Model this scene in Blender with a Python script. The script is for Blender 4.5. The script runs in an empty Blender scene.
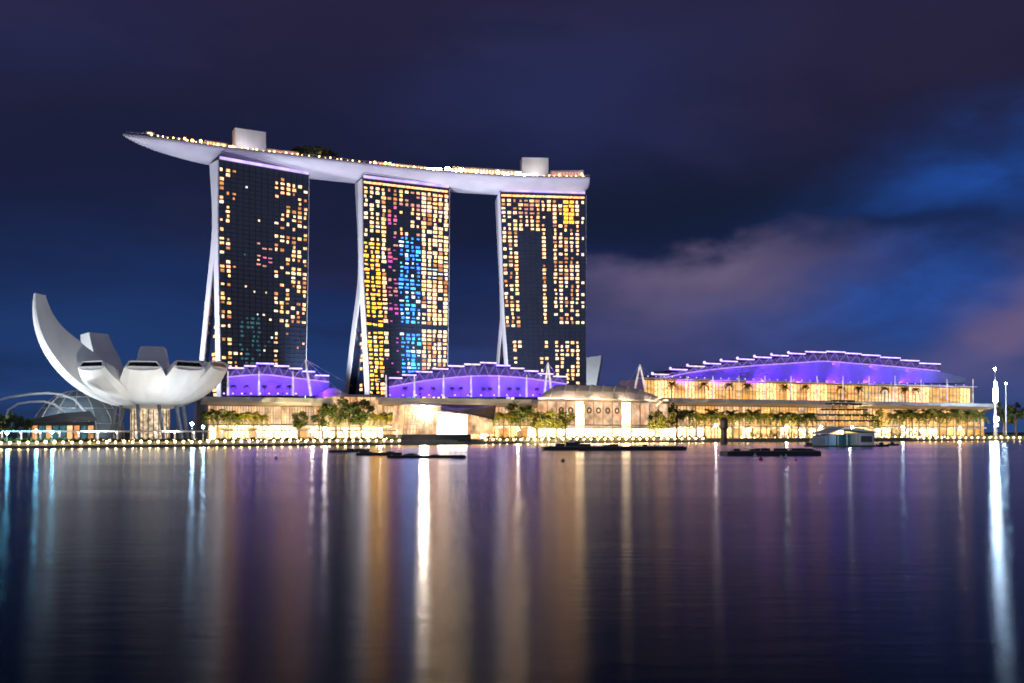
import bpy, math, random
from math import sin, cos, pi, radians as R
from mathutils import Vector as V

sc = bpy.context.scene
COL = sc.collection
rng = random.Random(7)

# ---------------------------------------------------------------- camera
F, HY, CH = 1000.0, 432.0, 6.5            # focal length in pixels, horizon row, eye height above the water
cam_d = bpy.data.cameras.new('camera'); cam = bpy.data.objects.new('camera', cam_d); COL.objects.link(cam)
cam.location = (0, 0, CH); cam.rotation_euler = (R(90), 0, 0)
cam_d.sensor_width = 36; cam_d.lens = F / 1024 * 36; cam_d.shift_y = (HY - 341.5) / 1024
cam_d.clip_start = 0.5; cam_d.clip_end = 30000
sc.camera = cam
sc.render.engine = 'CYCLES'
sc.view_settings.view_transform = 'Standard'; sc.view_settings.look = 'None'
sc.view_settings.exposure = 0.0; sc.view_settings.gamma = 1.0; sc.view_settings.use_curve_mapping = False
cy = sc.cycles
cy.use_denoising = True
cy.max_bounces = 5; cy.diffuse_bounces = 2; cy.glossy_bounces = 3; cy.transmission_bounces = 3
cy.sample_clamp_indirect = 6; cy.sample_clamp_direct = 0
cy.filter_width = 1.75; cy.use_light_tree = True; cy.caustics_reflective = False; cy.caustics_refractive = False

# ---------------------------------------------------------------- sky
world = bpy.data.worlds.new('World'); sc.world = world; world.use_nodes = True
nt = world.node_tree; nt.nodes.clear()
def N_(t, **kw):
    n = nt.nodes.new(t)
    for k, v in kw.items(): setattr(n, k, v)
    return n
def lk(a, b): nt.links.new(a, b)
def mth(op, a, b=None, c=None, clamp=False):
    n = N_('ShaderNodeMath', operation=op); n.use_clamp = clamp
    for i, x in enumerate((a, b, c)):
        if x is None: continue
        if isinstance(x, (int, float)): n.inputs[i].default_value = x
        else: lk(x, n.inputs[i])
    return n.outputs[0]
def mixc(f, a, b):
    n = N_('ShaderNodeMix', data_type='RGBA')
    if isinstance(f, (int, float)): n.inputs[0].default_value = f
    else: lk(f, n.inputs[0])
    for i, x in ((6, a), (7, b)):
        if isinstance(x, tuple): n.inputs[i].default_value = (*x, 1)
        else: lk(x, n.inputs[i])
    return n.outputs[2]
tc = N_('ShaderNodeTexCoord'); sep = N_('ShaderNodeSeparateXYZ'); lk(tc.outputs['Generated'], sep.inputs[0])
ysafe = mth('MAXIMUM', sep.outputs[1], 0.05)
U0 = mth('DIVIDE', sep.outputs[0], ysafe); V0 = mth('ABSOLUTE', mth('DIVIDE', sep.outputs[2], ysafe))
def noise(scale, detail=4, rough=0.5, stretch=(1, 1, 1), dist=0.0, off=(0, 0, 0)):
    mp = N_('ShaderNodeMapping'); mp.inputs['Scale'].default_value = stretch; mp.inputs['Location'].default_value = off
    lk(tc.outputs['Generated'], mp.inputs[0])
    n = N_('ShaderNodeTexNoise'); n.inputs['Scale'].default_value = scale; n.inputs['Detail'].default_value = detail
    n.inputs['Roughness'].default_value = rough; n.inputs['Distortion'].default_value = dist
    lk(mp.outputs[0], n.inputs['Vector']); return n.outputs['Fac']
na = noise(5, 5, 0.5, (1, 1, 2.2)); nb = noise(6.5, 5, 0.5, (1, 1, 2.2), 0, (3, 1, 7)); nc = noise(3.2, 6, 0.55, (1, 1, 3.0), 0.3, (9, 4, 2))
U1 = mth('ADD', U0, mth('MULTIPLY', mth('SUBTRACT', na, 0.5), 0.22))
V1 = mth('ADD', V0, mth('MULTIPLY', mth('SUBTRACT', nb, 0.5), 0.11))
def blob(px, py, sx, sy, tilt=0.0, k=1.0, sharp=1.0):
    """soft patch of cloud round one direction (pixel row/column of that direction in the photo)"""
    u = mth('SUBTRACT', U1, (px - 512) / F); v = mth('SUBTRACT', V1, (HY - py) / F)
    v = mth('SUBTRACT', v, mth('MULTIPLY', u, tilt))
    a = mth('ADD', mth('POWER', mth('ABSOLUTE', mth('DIVIDE', u, sx / F)), 2.0), mth('POWER', mth('ABSOLUTE', mth('DIVIDE', v, sy / F)), 2.0))
    g = mth('POWER', 2.71828, mth('MULTIPLY', a, -0.5))
    return mth('MULTIPLY', g, k, clamp=True)
rmp = N_('ShaderNodeValToRGB'); lk(V0, rmp.inputs[0]); cr = rmp.color_ramp
stops = [(0.0, (.022, .060, .190)), (0.07, (.014, .038, .140)), (0.16, (.009, .021, .092)), (0.24, (.0085, .0125, .046)), (0.33, (.0125, .0130, .040)), (0.43, (.0175, .0150, .047)), (0.9, (.008, .009, .028))]
while len(cr.elements) < len(stops): cr.elements.new(0.5)
for e, (p, c) in zip(cr.elements, stops): e.position = p; e.color = (*c, 1)
col = rmp.outputs[0]
def wisp(n, lo, hi):
    r = N_('ShaderNodeMapRange', interpolation_type='SMOOTHSTEP'); r.inputs[1].default_value = lo; r.inputs[2].default_value = hi; lk(n, r.inputs[0]); return r.outputs[0]
w1 = wisp(nc, .47, .68)
nd = noise(2.6, 5, .5, (1, 1, 4.5), .5, (2, 7, 5)); w2 = wisp(nd, .45, .62)
ne = noise(7, 6, .55, (1, 1, 2.6), .6, (6, 2, 1)); w3 = wisp(ne, .38, .66)
col = mixc(mth('MULTIPLY', w1, 0.65), col, (.026, .021, .058))
col = mixc(mth('MULTIPLY', w2, 0.55), col, (.0068, .0105, .030))
col = mixc(blob(705, 205, 240, 38, 0.02, .95), col, (.0062, .0110, .031))
col = mixc(blob(600, 85, 120, 50, 0.12, .75), col, (.020, .030, .120))
col = mixc(blob(860, 70, 230, 60, 0.0, .55), col, (.017, .0145, .041))
# blue breaks, ragged along their edges
col = mixc(mth('MULTIPLY', blob(1015, 170, 110, 34, 0.32, 1.0), mth('ADD', .45, mth('MULTIPLY', w3, .55))), col, (.014, .066, .31))
col = mixc(mth('MULTIPLY', blob(900, 300, 165, 38, 0.08, 1.0), mth('ADD', .55, mth('MULTIPLY', w3, .45))), col, (.018, .074, .33))
col = mixc(blob(905, 232, 110, 14, 0.12, .8), col, (.0075, .016, .060))
col = mixc(blob(640, 350, 120, 34, 0, .55), col, (.045, .052, .175))
# mauve clouds lit by the town
def bank(px, py, sx, slope, soft, depth, k):
    """a cloud bank with a crisp ragged upper edge that thins out downwards"""
    u = mth('SUBTRACT', U1, (px - 512) / F)
    nf = noise(10, 3, .5, (1, 1, 1.6), .3, (4, 8, 3))
    top = mth('ADD', mth('ADD', mth('MULTIPLY', u, slope), (HY - py) / F), mth('MULTIPLY', mth('SUBTRACT', nf, .5), .05))
    t = mth('SUBTRACT', top, V1)
    r = N_('ShaderNodeMapRange', interpolation_type='SMOOTHSTEP'); r.inputs[1].default_value = 0; r.inputs[2].default_value = soft; lk(t, r.inputs[0])
    dn = mth('POWER', 2.71828, mth('MULTIPLY', mth('POWER', mth('ABSOLUTE', mth('DIVIDE', t, depth)), 2.0), -1.0))
    su = mth('POWER', 2.71828, mth('MULTIPLY', mth('POWER', mth('ABSOLUTE', mth('DIVIDE', u, sx / F)), 2.0), -.5))
    return mth('MULTIPLY', mth('MULTIPLY', r.outputs[0], dn), mth('MULTIPLY', su, k), clamp=True)
col = mixc(blob(110, 190, 230, 60, 0, .75), col, (.0085, .0115, .040))
col = mixc(blob(20, 30, 130, 40, 0, .5), col, (.017, .022, .085))
col = mixc(bank(700, 240, 85, .10, .034, .075, .95), col, (.160, .118, .205))
col = mixc(bank(800, 246, 50, .05, .024, .040, .55), col, (.105, .082, .165))
col = mixc(blob(1018, 318, 46, 38, 0.5, .95), col, (.135, .098, .205))
col = mixc(blob(960, 380, 100, 26, 0, .5), col, (.075, .090, .25))
col = mixc(blob(60, 330, 150, 60, 0, .45), col, (.014, .050, .175))
# unseen city glow, added behind the camera to light the fronts
bk = N_('ShaderNodeMapRange', interpolation_type='SMOOTHSTEP'); bk.inputs[1].default_value = .05; bk.inputs[2].default_value = -.45; lk(sep.outputs[1], bk.inputs[0])
el = N_('ShaderNodeMapRange', interpolation_type='SMOOTHSTEP'); el.inputs[1].default_value = .75; el.inputs[2].default_value = .1; lk(sep.outputs[2], el.inputs[0])
col = mixc(mth('MULTIPLY', bk.outputs[0], el.outputs[0]), col, (.32, .35, .50))
bgc = N_('ShaderNodeBackground'); lk(col, bgc.inputs[0]); bgc.inputs[1].default_value = 1.05
skt = N_('ShaderNodeTexSky', sky_type='NISHITA'); skt.sun_disc = False
SUN_EL, SUN_AZ = R(-4), R(200)
skt.sun_elevation = SUN_EL; skt.sun_rotation = SUN_AZ
bgs = N_('ShaderNodeBackground'); lk(skt.outputs[0], bgs.inputs[0]); bgs.inputs[1].default_value = 0.05
ads = N_('ShaderNodeAddShader'); lk(bgc.outputs[0], ads.inputs[0]); lk(bgs.outputs[0], ads.inputs[1])
wo = N_('ShaderNodeOutputWorld'); lk(ads.outputs[0], wo.inputs[0])
sun_d = bpy.data.lights.new('sun', 'SUN'); sun_d.energy = 0.02; sun_d.angle = R(12); sun_d.color = (.75, .8, 1)
sun = bpy.data.objects.new('sun', sun_d); COL.objects.link(sun); sun.rotation_euler = (R(50), 0, R(-20))

# ---------------------------------------------------------------- helpers
def PT(px, py, d): return V(((px - 512) / F * d, d, CH + (HY - py) / F * d))
def ZZ(py, d): return CH + (HY - py) / F * d
class Line:
    def __init__(s, A, B):
        s.A = V((A[0], A[1])); s.U = (V((B[0], B[1])) - s.A).normalized(); s.N = V((s.U.y, -s.U.x))
    def at(s, px, off=0):
        k = (px - 512) / F; o = s.A + s.N * off
        t = (k * o.y - o.x) / (s.U.x - k * s.U.y)
        return o + s.U * t
    def p(s, px, py, off=0):                # a point on the line seen at that pixel
        q = s.at(px, off); return V((q.x, q.y, ZZ(py, q.y)))
def v3(q, z): return V((q.x, q.y, z))
UP = V((0, 0, 1))
def interp(tab, x):
    if x <= tab[0][0]: return tab[0][1]
    for (a, fa), (b, fb) in zip(tab, tab[1:]):
        if x <= b: return fa + (fb - fa) * (x - a) / (b - a)
    return tab[-1][1]
def catmull(tab, x):
    n = len(tab)
    if x <= tab[0][0]: return tab[0][1]
    if x >= tab[-1][0]: return tab[-1][1]
    for i in range(n - 1):
        if x <= tab[i + 1][0]: break
    x1, y1 = tab[i]; x2, y2 = tab[i + 1]
    m1 = (y2 - tab[i - 1][1]) / (x2 - tab[i - 1][0]) if i > 0 else (y2 - y1) / (x2 - x1)
    m2 = (tab[i + 2][1] - y1) / (tab[i + 2][0] - x1) if i + 2 < n else (y2 - y1) / (x2 - x1)
    h = x2 - x1; t = (x - x1) / h
    return (2*t**3 - 3*t**2 + 1)*y1 + (t**3 - 2*t**2 + t)*h*m1 + (-2*t**3 + 3*t**2)*y2 + (t**3 - t**2)*h*m2

ROOT = {}
class MB:
    def __init__(s): s.v = []; s.f = []; s.m = []
    def poly(s, pts, mi=0):
        i = len(s.v); s.v += [V(p) for p in pts]; s.f.append(tuple(range(i, i + len(pts)))); s.m.append(mi); return s
    def box(s, c, ex, ey, ez, mi=0):
        c, ex, ey, ez = V(c), V(ex), V(ey), V(ez); i = len(s.v)
        for a in (-1, 1):
            for b in (-1, 1):
                for d in (-1, 1): s.v.append(c + ex * a + ey * b + ez * d)
        for q in ((0, 1, 3, 2), (4, 6, 7, 5), (0, 4, 5, 1), (2, 3, 7, 6), (0, 2, 6, 4), (1, 5, 7, 3)):
            s.f.append(tuple(i + k for k in q)); s.m.append(mi)
        return s
    def bar(s, p, q, w, h, mi=0):            # a beam from p to q, width w (level), height h
        p, q = V(p), V(q); d = q - p; side = d.cross(UP)
        if side.length < 1e-6: side = V((1, 0, 0))
        side.normalize(); up = side.cross(d).normalized()
        return s.box((p + q) / 2, d / 2, side * (w / 2), up * (h / 2), mi)
    def loft(s, rings, mi=0, cap=True, closed=True):
        i = len(s.v); n = len(rings[0])
        for r in rings: s.v += [V(p) for p in r]
        for a in range(len(rings) - 1):
            for k in range(n if closed else n - 1):
                k2 = (k + 1) % n
                s.f.append((i + a*n + k, i + a*n + k2, i + (a+1)*n + k2, i + (a+1)*n + k)); s.m.append(mi)
        if cap:
            s.f.append(tuple(i + k for k in reversed(range(n)))); s.m.append(mi)
            j = i + (len(rings) - 1) * n; s.f.append(tuple(j + k for k in range(n))); s.m.append(mi)
        return s
    def tube(s, pts, r, n=6, mi=0):
        pts = [V(p) for p in pts]; rings = []
        for k, p in enumerate(pts):
            d = (pts[min(k + 1, len(pts) - 1)] - pts[max(k - 1, 0)]).normalized()
            a = d.cross(UP if abs(d.z) < .9 else V((0, 1, 0))).normalized(); b = d.cross(a)
            rr = r[k] if isinstance(r, (list, tuple)) else r
            rings.append([p + (a * cos(2*pi*j/n) + b * sin(2*pi*j/n)) * rr for j in range(n)])
        return s.loft(rings, mi)
    def lathe(s, c, prof, n=12, mi=0):      # prof: (radius, z)
        c = V(c)
        return s.loft([[c + V((r*cos(2*pi*j/n), r*sin(2*pi*j/n), z)) for j in range(n)] for r, z in prof], mi)
    def ball(s, c, r, n=8, k=5, mi=0, sz=1.0):
        return s.lathe(c, [(max(.01, r*sin(pi*i/k)), -r*sz*cos(pi*i/k)) for i in range(k + 1)], n, mi)
    def prism(s, poly, d, mi=0):            # closed outline pushed along d
        poly = [V(p) for p in poly]; return s.loft([poly, [p + V(d) for p in poly]], mi)
    def build(s, name, mats, parent=None, smooth=False):
        me = bpy.data.meshes.new(name)
        o = bpy.data.objects.new(name, me); COL.objects.link(o)
        base = V((0, 0, 0))
        if parent is not None:
            o.parent = parent; base = ROOT[parent.name]
        ROOT[o.name] = base
        me.from_pydata([tuple(p - base) for p in s.v], [], s.f)
        for m in (mats if isinstance(mats, (list, tuple)) else [mats]): me.materials.append(m)
        me.polygons.foreach_set('material_index', s.m)
        if smooth: me.polygons.foreach_set('use_smooth', [True] * len(s.f))
        me.validate(); me.update()
        return o
def tag(o, label, cat, group=None):
    o['label'] = label; o['category'] = cat
    if group: o['group'] = group
    return o
def thing(name, label, cat, loc, group=None):
    o = bpy.data.objects.new(name, None); COL.objects.link(o); o.location = loc; o.empty_display_size = .5
    ROOT[o.name] = V(loc); return tag(o, label, cat, group)
def rebase(o):                               # a one-mesh thing gets its origin at its own base
    me = o.data; xs = [v.co for v in me.vertices]
    c = V((sum(p.x for p in xs) / len(xs), sum(p.y for p in xs) / len(xs), min(p.z for p in xs)))
    for v in me.vertices: v.co -= c
    o.location = c; return o
def struct(o): o['kind'] = 'structure'; return o
def dup(root, loc, rz=0.0, scale=1.0, label=None, group=None):
    r = root.copy(); COL.objects.link(r); r.location = loc; r.rotation_euler = (0, 0, rz); r.scale = (scale,) * 3
    if label: r['label'] = label
    if group: r['group'] = group
    for ch in list(root.children):
        c = ch.copy(); COL.objects.link(c); c.parent = r
        for g in ch.children:
            d = g.copy(); COL.objects.link(d); d.parent = c
    return r
def light(kind, name, loc, target, energy, color, parent=None, **kw):
    d = bpy.data.lights.new(name, kind); d.energy = energy; d.color = color
    for k, x in kw.items(): setattr(d, k, x)
    o = bpy.data.objects.new(name, d); COL.objects.link(o)
    base = ROOT[parent.name] if parent is not None else V((0, 0, 0))
    if parent is not None: o.parent = parent
    o.location = V(loc) - base
    if target is not None: o.rotation_euler = (V(target) - V(loc)).to_track_quat('-Z', 'Y').to_euler()
    return o

# ---------------------------------------------------------------- materials
def mat(name, c1, c2=None, scale=1.0, rough=.6, metal=0.0, bump=0.0, stretch=(1, 1, 1), spec=.5, detail=5):
    m = bpy.data.materials.new(name); m.use_nodes = True; t = m.node_tree; b = t.nodes['Principled BSDF']
    b.inputs['Roughness'].default_value = rough; b.inputs['Metallic'].default_value = metal
    b.inputs['Specular IOR Level'].default_value = spec
    c2 = c2 or tuple(x * .75 for x in c1)
    tcn = t.nodes.new('ShaderNodeTexCoord'); mp = t.nodes.new('ShaderNodeMapping'); mp.inputs['Scale'].default_value = stretch
    n = t.nodes.new('ShaderNodeTexNoise'); n.inputs['Scale'].default_value = scale; n.inputs['Detail'].default_value = detail
    mx = t.nodes.new('ShaderNodeMix'); mx.data_type = 'RGBA'; mx.inputs[6].default_value = (*c1, 1); mx.inputs[7].default_value = (*c2, 1)
    rg = t.nodes.new('ShaderNodeMapRange'); rg.inputs[1].default_value = .35; rg.inputs[2].default_value = .65
    t.links.new(tcn.outputs['Object'], mp.inputs[0]); t.links.new(mp.outputs[0], n.inputs['Vector'])
    t.links.new(n.outputs['Fac'], rg.inputs[0]); t.links.new(rg.outputs[0], mx.inputs[0]); t.links.new(mx.outputs[2], b.inputs['Base Color'])
    if bump:
        bp = t.nodes.new('ShaderNodeBump'); bp.inputs['Strength'].default_value = bump; bp.inputs['Distance'].default_value = .2
        t.links.new(n.outputs['Fac'], bp.inputs['Height']); t.links.new(bp.outputs[0], b.inputs['Normal'])
    return m
def glow(name, c, s, var=0.0, scale=.6, c2=None, stretch=(1, 1, 1)):
    """a surface that gives off light: lamps, LED strips, lit rooms behind glass (var = how uneven the room is)"""
    m = bpy.data.materials.new(name); m.use_nodes = True; t = m.node_tree; b = t.nodes['Principled BSDF']
    b.inputs['Base Color'].default_value = (.02, .02, .02, 1); b.inputs['Roughness'].default_value = .3
    b.inputs['Emission Color'].default_value = (*c, 1); b.inputs['Emission Strength'].default_value = s
    if var:
        tcn = t.nodes.new('ShaderNodeTexCoord'); mp = t.nodes.new('ShaderNodeMapping'); mp.inputs['Scale'].default_value = stretch
        oi = t.nodes.new('ShaderNodeObjectInfo'); ad = t.nodes.new('ShaderNodeVectorMath'); ad.operation = 'ADD'
        sc3 = t.nodes.new('ShaderNodeVectorMath'); sc3.operation = 'SCALE'; sc3.inputs[0].default_value = (61, 37, 23); t.links.new(oi.outputs['Random'], sc3.inputs['Scale'])
        n = t.nodes.new('ShaderNodeTexNoise'); n.inputs['Scale'].default_value = scale; n.inputs['Detail'].default_value = 4
        rg = t.nodes.new('ShaderNodeMapRange'); rg.inputs[1].default_value = .3; rg.inputs[2].default_value = .7
        rg.inputs[3].default_value = s * (1 - var); rg.inputs[4].default_value = s * (1 + var)
        t.links.new(tcn.outputs['Object'], mp.inputs[0]); t.links.new(mp.outputs[0], ad.inputs[0]); t.links.new(sc3.outputs[0], ad.inputs[1])
        t.links.new(ad.outputs[0], n.inputs['Vector']); t.links.new(n.outputs['Fac'], rg.inputs[0]); t.links.new(rg.outputs[0], b.inputs['Emission Strength'])
        if c2:
            n2 = t.nodes.new('ShaderNodeTexNoise'); n2.inputs['Scale'].default_value = scale * 1.7; n2.inputs['Detail'].default_value = 3
            t.links.new(ad.outputs[0], n2.inputs['Vector'])
            r2 = t.nodes.new('ShaderNodeMapRange'); r2.inputs[1].default_value = .4; r2.inputs[2].default_value = .6; t.links.new(n2.outputs['Fac'], r2.inputs[0])
            mx = t.nodes.new('ShaderNodeMix'); mx.data_type = 'RGBA'; mx.inputs[6].default_value = (*c, 1); mx.inputs[7].default_value = (*c2, 1)
            t.links.new(r2.outputs[0], mx.inputs[0]); t.links.new(mx.outputs[2], b.inputs['Emission Color'])
    return m
M = {}
M['concrete'] = mat('pale concrete', (.62, .62, .64), (.52, .52, .55), .05, .6)
M['white'] = mat('white cladding', (.84, .84, .83), (.70, .70, .70), .12, .5, stretch=(1, 1, .25), detail=8)
M['inner'] = mat('white inner cladding', (.66, .65, .66), (.58, .57, .59), .08, .55)
M['hull'] = mat('silver hull panels', (.42, .42, .46), (.33, .33, .38), .05, .42, stretch=(1, 1, 3))
M['deck'] = mat('timber deck', (.20, .15, .11), (.13, .10, .08), .4, .7)
M['glass'] = mat('dark blue curtain glass', (.006, .011, .028), (.010, .017, .038), .12, .12, spec=.6)
M['spandrel'] = mat('dark spandrel', (.014, .020, .042), (.009, .013, .026), .2, .4)
M['grey'] = mat('grey roof sheet', (.60, .58, .56), (.48, .46, .45), .08, .5)
M['stone'] = mat('tan stone', (.42, .36, .29), (.33, .28, .23), .2, .7)
M['dark'] = mat('dark painted steel', (.022, .024, .028), (.035, .036, .04), .5, .5)
M['steel'] = mat('white painted steel', (.72, .72, .74), (.62, .62, .65), .5, .4)
M['ground'] = mat('paved ground', (.16, .15, .14), (.10, .095, .09), .05, .8)
M['path'] = mat('promenade paving', (.30, .27, .24), (.21, .19, .17), .3, .75)
M['wall'] = mat('sea wall concrete', (.20, .20, .19), (.12, .125, .12), .25, .8, stretch=(1, 1, 3))
M['membrane'] = mat('pale grey roof membrane', (.30, .30, .34), (.24, .24, .28), .08, .55, stretch=(1, 1, .3))
M['bark'] = mat('bark', (.13, .10, .07), (.08, .06, .045), 2, .9)
M['leaf_a'] = mat('leaf green', (.11, .15, .04), (.07, .105, .03), .8, .7)
M['leaf_b'] = mat('leaf dark green', (.05, .085, .03), (.035, .065, .022), .8, .7)
M['leaf_lit'] = mat('leaf lamplit yellow', (.22, .20, .04), (.15, .15, .035), .8, .7)  # warm lamplight on the leaves put into their colour
M['timber'] = mat('wet dark timber', (.035, .032, .03), (.02, .02, .02), .6, .6)
M['teal'] = mat('teal canvas', (.06, .22, .27), (.05, .17, .22), .5, .7)
M['blue'] = mat('light blue panel', (.25, .42, .60), (.20, .36, .55), .5, .6)
M['red'] = mat('red buoy paint', (.55, .03, .05), (.42, .03, .04), 2, .45)
M['amber'] = mat('bronze glass', (.05, .035, .02), (.03, .022, .015), .4, .25)
M['skylight'] = mat('dark skylight glass', (.012, .014, .016), (.02, .024, .024), .5, .1)
def leafy(m, tint):
    t = m.node_tree; b = t.nodes['Principled BSDF']; out = t.nodes['Material Output']
    tr = t.nodes.new('ShaderNodeBsdfTranslucent'); tr.inputs[0].default_value = (*tint, 1)
    mx = t.nodes.new('ShaderNodeMixShader'); mx.inputs[0].default_value = .45
    t.links.new(b.outputs[0], mx.inputs[1]); t.links.new(tr.outputs[0], mx.inputs[2]); t.links.new(mx.outputs[0], out.inputs[0])
leafy(M['leaf_a'], (.20, .24, .03)); leafy(M['leaf_b'], (.09, .13, .02)); leafy(M['leaf_lit'], (.36, .32, .03))
G = {}
G['warm'] = glow('warm room', (1, .46, .17), 2.6, .75, .7)
G['warmw'] = glow('warm white room', (1, .57, .27), 2.8, .75, .7)
G['cream'] = glow('cream room', (1, .66, .38), 2.4, .7, .7)
G['dim'] = glow('dim amber room', (1, .38, .11), .9, .6, .7)
G['gold'] = glow('gold room or reflection', (1, .44, .03), 3.0, .8, 1.2)
G['pink'] = glow('pink reflection glow', (1, .16, .40), 1.3, .7, 1.2)
G['magenta'] = glow('magenta reflection glow', (.85, .08, .62), 1.3, .8, 1.2)
G['cyan'] = glow('cyan reflection glow', (.05, .42, .95), 3.0, .9, 1.2)
G['azure'] = glow('azure reflection glow', (.03, .20, .85), 3.0, .9, 1.2)
G['icy'] = glow('icy white reflection glow', (.72, .88, 1), 2.0, .7, 1.2)
G['rose'] = glow('rose room or reflection', (1, .42, .32), 1.0, .6, 1.2)
G['teal'] = glow('faint teal glass', (.10, .42, .50), .30, .8, 1.2)
G['led'] = glow('violet led strip', (.40, .22, 1), 1.7, .3, .3)
G['ledw'] = glow('white violet led strip', (.62, .46, 1), 2.4, .4, .3)
G['ledt'] = glow('dim violet truss light', (.30, .16, 1), 1.0, .3, .3)
G['ledsoft'] = glow('lilac led strip', (.55, .42, 1), 1.5, .35, .1)
G['lamp'] = glow('warm lamp globe', (1, .66, .28), 40)
G['lampw'] = glow('white lamp', (1, .88, .74), 260)
G['lampc'] = glow('cyan white lamp', (.16, .66, 1), 330)
G['lampg'] = glow('greenish white lamp', (.7, 1, .82), 110)
G['lampb'] = glow('blue white lamp', (.40, .68, 1), 320)
G['deckl'] = glow('deck lamp', (1, .50, .14), 12)
G['flood'] = glow('deck floodlight', (1, .74, .36), 160)
G['redl'] = glow('red lamp', (1, .10, .12), 3)
G['mast'] = glow('lamplit mast glow', (1, .84, .78), .75, .5, .3)  # lamplight on steel masts and posts put in as glow
G['orange'] = glow('orange lit hall', (1, .40, .07), 1.15, .6, .05, (1, .58, .20), (1, 1, 4.5))
G['tan'] = glow('tan lit glazing', (1, .47, .18), 1.0, .75, .16, (1, .66, .36))
G['shop'] = glow('bright shopfront', (1, .52, .19), 4.5, .95, .35, (1, .84, .62))
G['shopw'] = glow('white shopfront', (1, .70, .40), 8, .95, .35)
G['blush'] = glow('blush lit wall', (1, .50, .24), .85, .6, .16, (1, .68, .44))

# ---------------------------------------------------------------- lines the place is laid out on
mall = Line((-170, 545), (374, 800))
def XY(px, d): return V(((px - 512) / F * d, d))
SH = [XY(-420, 330), XY(-60, 378), XY(0, 392), XY(402, 505), XY(472, 541), XY(700, 636), XY(1024, 752), XY(1240, 850)]
shoreS = [Line(a, b) for a, b in zip(SH, SH[1:])]
SPX = [-420, -60, 0, 402, 472, 700, 1024, 1240]
def shore(px, back=0.0):
    for i in range(len(SPX) - 1):
        if px <= SPX[i + 1] or i == len(SPX) - 2: return shoreS[i].at(px, -back)

# ---------------------------------------------------------------- water and land
def water_mat():
    m = bpy.data.materials.new('bay water'); m.use_nodes = True; t = m.node_tree; t.nodes.clear()
    nw = lambda k: t.nodes.new(k); l = t.links.new
    out = nw('ShaderNodeOutputMaterial'); mix = nw('ShaderNodeMixShader'); dif = nw('ShaderNodeBsdfDiffuse'); gl = nw('ShaderNodeBsdfAnisotropic')
    dif.inputs[0].default_value = (.004, .022, .026, 1); gl.inputs['Color'].default_value = (1, 1, 1, 1); gl.inputs['Anisotropy'].default_value = -.40; gl.distribution = 'BECKMANN'
    tv = nw('ShaderNodeCombineXYZ'); tv.inputs[1].default_value = 1.0; l(tv.outputs[0], gl.inputs['Tangent'])
    fr = nw('ShaderNodeFresnel'); fr.inputs[0].default_value = 1.33
    pw = nw('ShaderNodeMath'); pw.operation = 'POWER'; pw.inputs[1].default_value = 1.5; l(fr.outputs[0], pw.inputs[0]); l(pw.outputs[0], mix.inputs[0])
    tcn = nw('ShaderNodeTexCoord')
    def bump(sc_, st, dist, prev, det=3):
        mp = nw('ShaderNodeMapping'); mp.inputs['Scale'].default_value = st
        n = nw('ShaderNodeTexNoise'); n.inputs['Scale'].default_value = sc_; n.inputs['Detail'].default_value = det
        bp = nw('ShaderNodeBump'); bp.inputs['Strength'].default_value = 1; bp.inputs['Distance'].default_value = dist
        l(tcn.outputs['Object'], mp.inputs[0]); l(mp.outputs[0], n.inputs['Vector']); l(n.outputs['Fac'], bp.inputs['Height'])
        if prev: l(prev, bp.inputs['Normal'])
        return bp.outputs[0]
    nrm = bump(.9, (.30, 1, 1), .018, None); nrm = bump(.07, (.2, 1, 1), .06, nrm, 2)
    l(nrm, gl.inputs['Normal'])
    # wind patches: roughness drifts in long level bands
    mp = nw('ShaderNodeMapping'); mp.inputs['Scale'].default_value = (.002, .02, 1)
    n = nw('ShaderNodeTexNoise'); n.inputs['Scale'].default_value = 1.0; n.inputs['Detail'].default_value = 4
    rg = nw('ShaderNodeMapRange'); rg.inputs[1].default_value = .3; rg.inputs[2].default_value = .7; rg.inputs[3].default_value = .19; rg.inputs[4].default_value = .24
    l(tcn.outputs['Object'], mp.inputs[0]); l(mp.outputs[0], n.inputs['Vector']); l(n.outputs['Fac'], rg.inputs[0]); l(rg.outputs[0], gl.inputs['Roughness'])
    l(dif.outputs[0], mix.inputs[1]); l(gl.outputs[0], mix.inputs[2]); l(mix.outputs[0], out.inputs[0])
    return m
struct(MB().poly([(-5000, -400, 0), (5000, -400, 0), (9000, 14000, 0), (-9000, 14000, 0)]).build('water', water_mat()))
GZ = 2.0
land = MB(); top = [v3(p, GZ) for p in SH]
far = [V((9000, 12000, GZ)), V((-9000, 12000, GZ))]
land.poly([V((-4000, 250, GZ))] + top + [V((4000, 1900, GZ))] + far)
struct(land.build('ground', M['ground']))
def strip(px0, px1, b0, b1, z, n=40):
    m = MB()
    ps = sorted(set([px0 + (px1 - px0) * i / n for i in range(n + 1)] + [p for p in SPX if px0 < p < px1]))
    m.loft([[v3(shore(p, b0), z), v3(shore(p, b1), z)] for p in ps], cap=False, closed=False); return m
struct(strip(-100, 1100, .9, 16, GZ + .006).build('promenade', M['path']))
sw = MB()
ps = sorted([-420 + i * 20 for i in range(84)] + [0, 402, 472, 700, 1024])
sw.loft([[v3(shore(p, -3.2), -1), v3(shore(p, -3.2), 1.1), v3(shore(p, -.15), 1.15), v3(shore(p, -.15), GZ + .35), v3(shore(p, .85), GZ + .35), v3(shore(p, .85), -1)] for p in ps])
tag(rebase(sw.build('sea_wall', M['wall'])), 'long low concrete sea wall along the whole far shore of the bay', 'sea wall')

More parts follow.
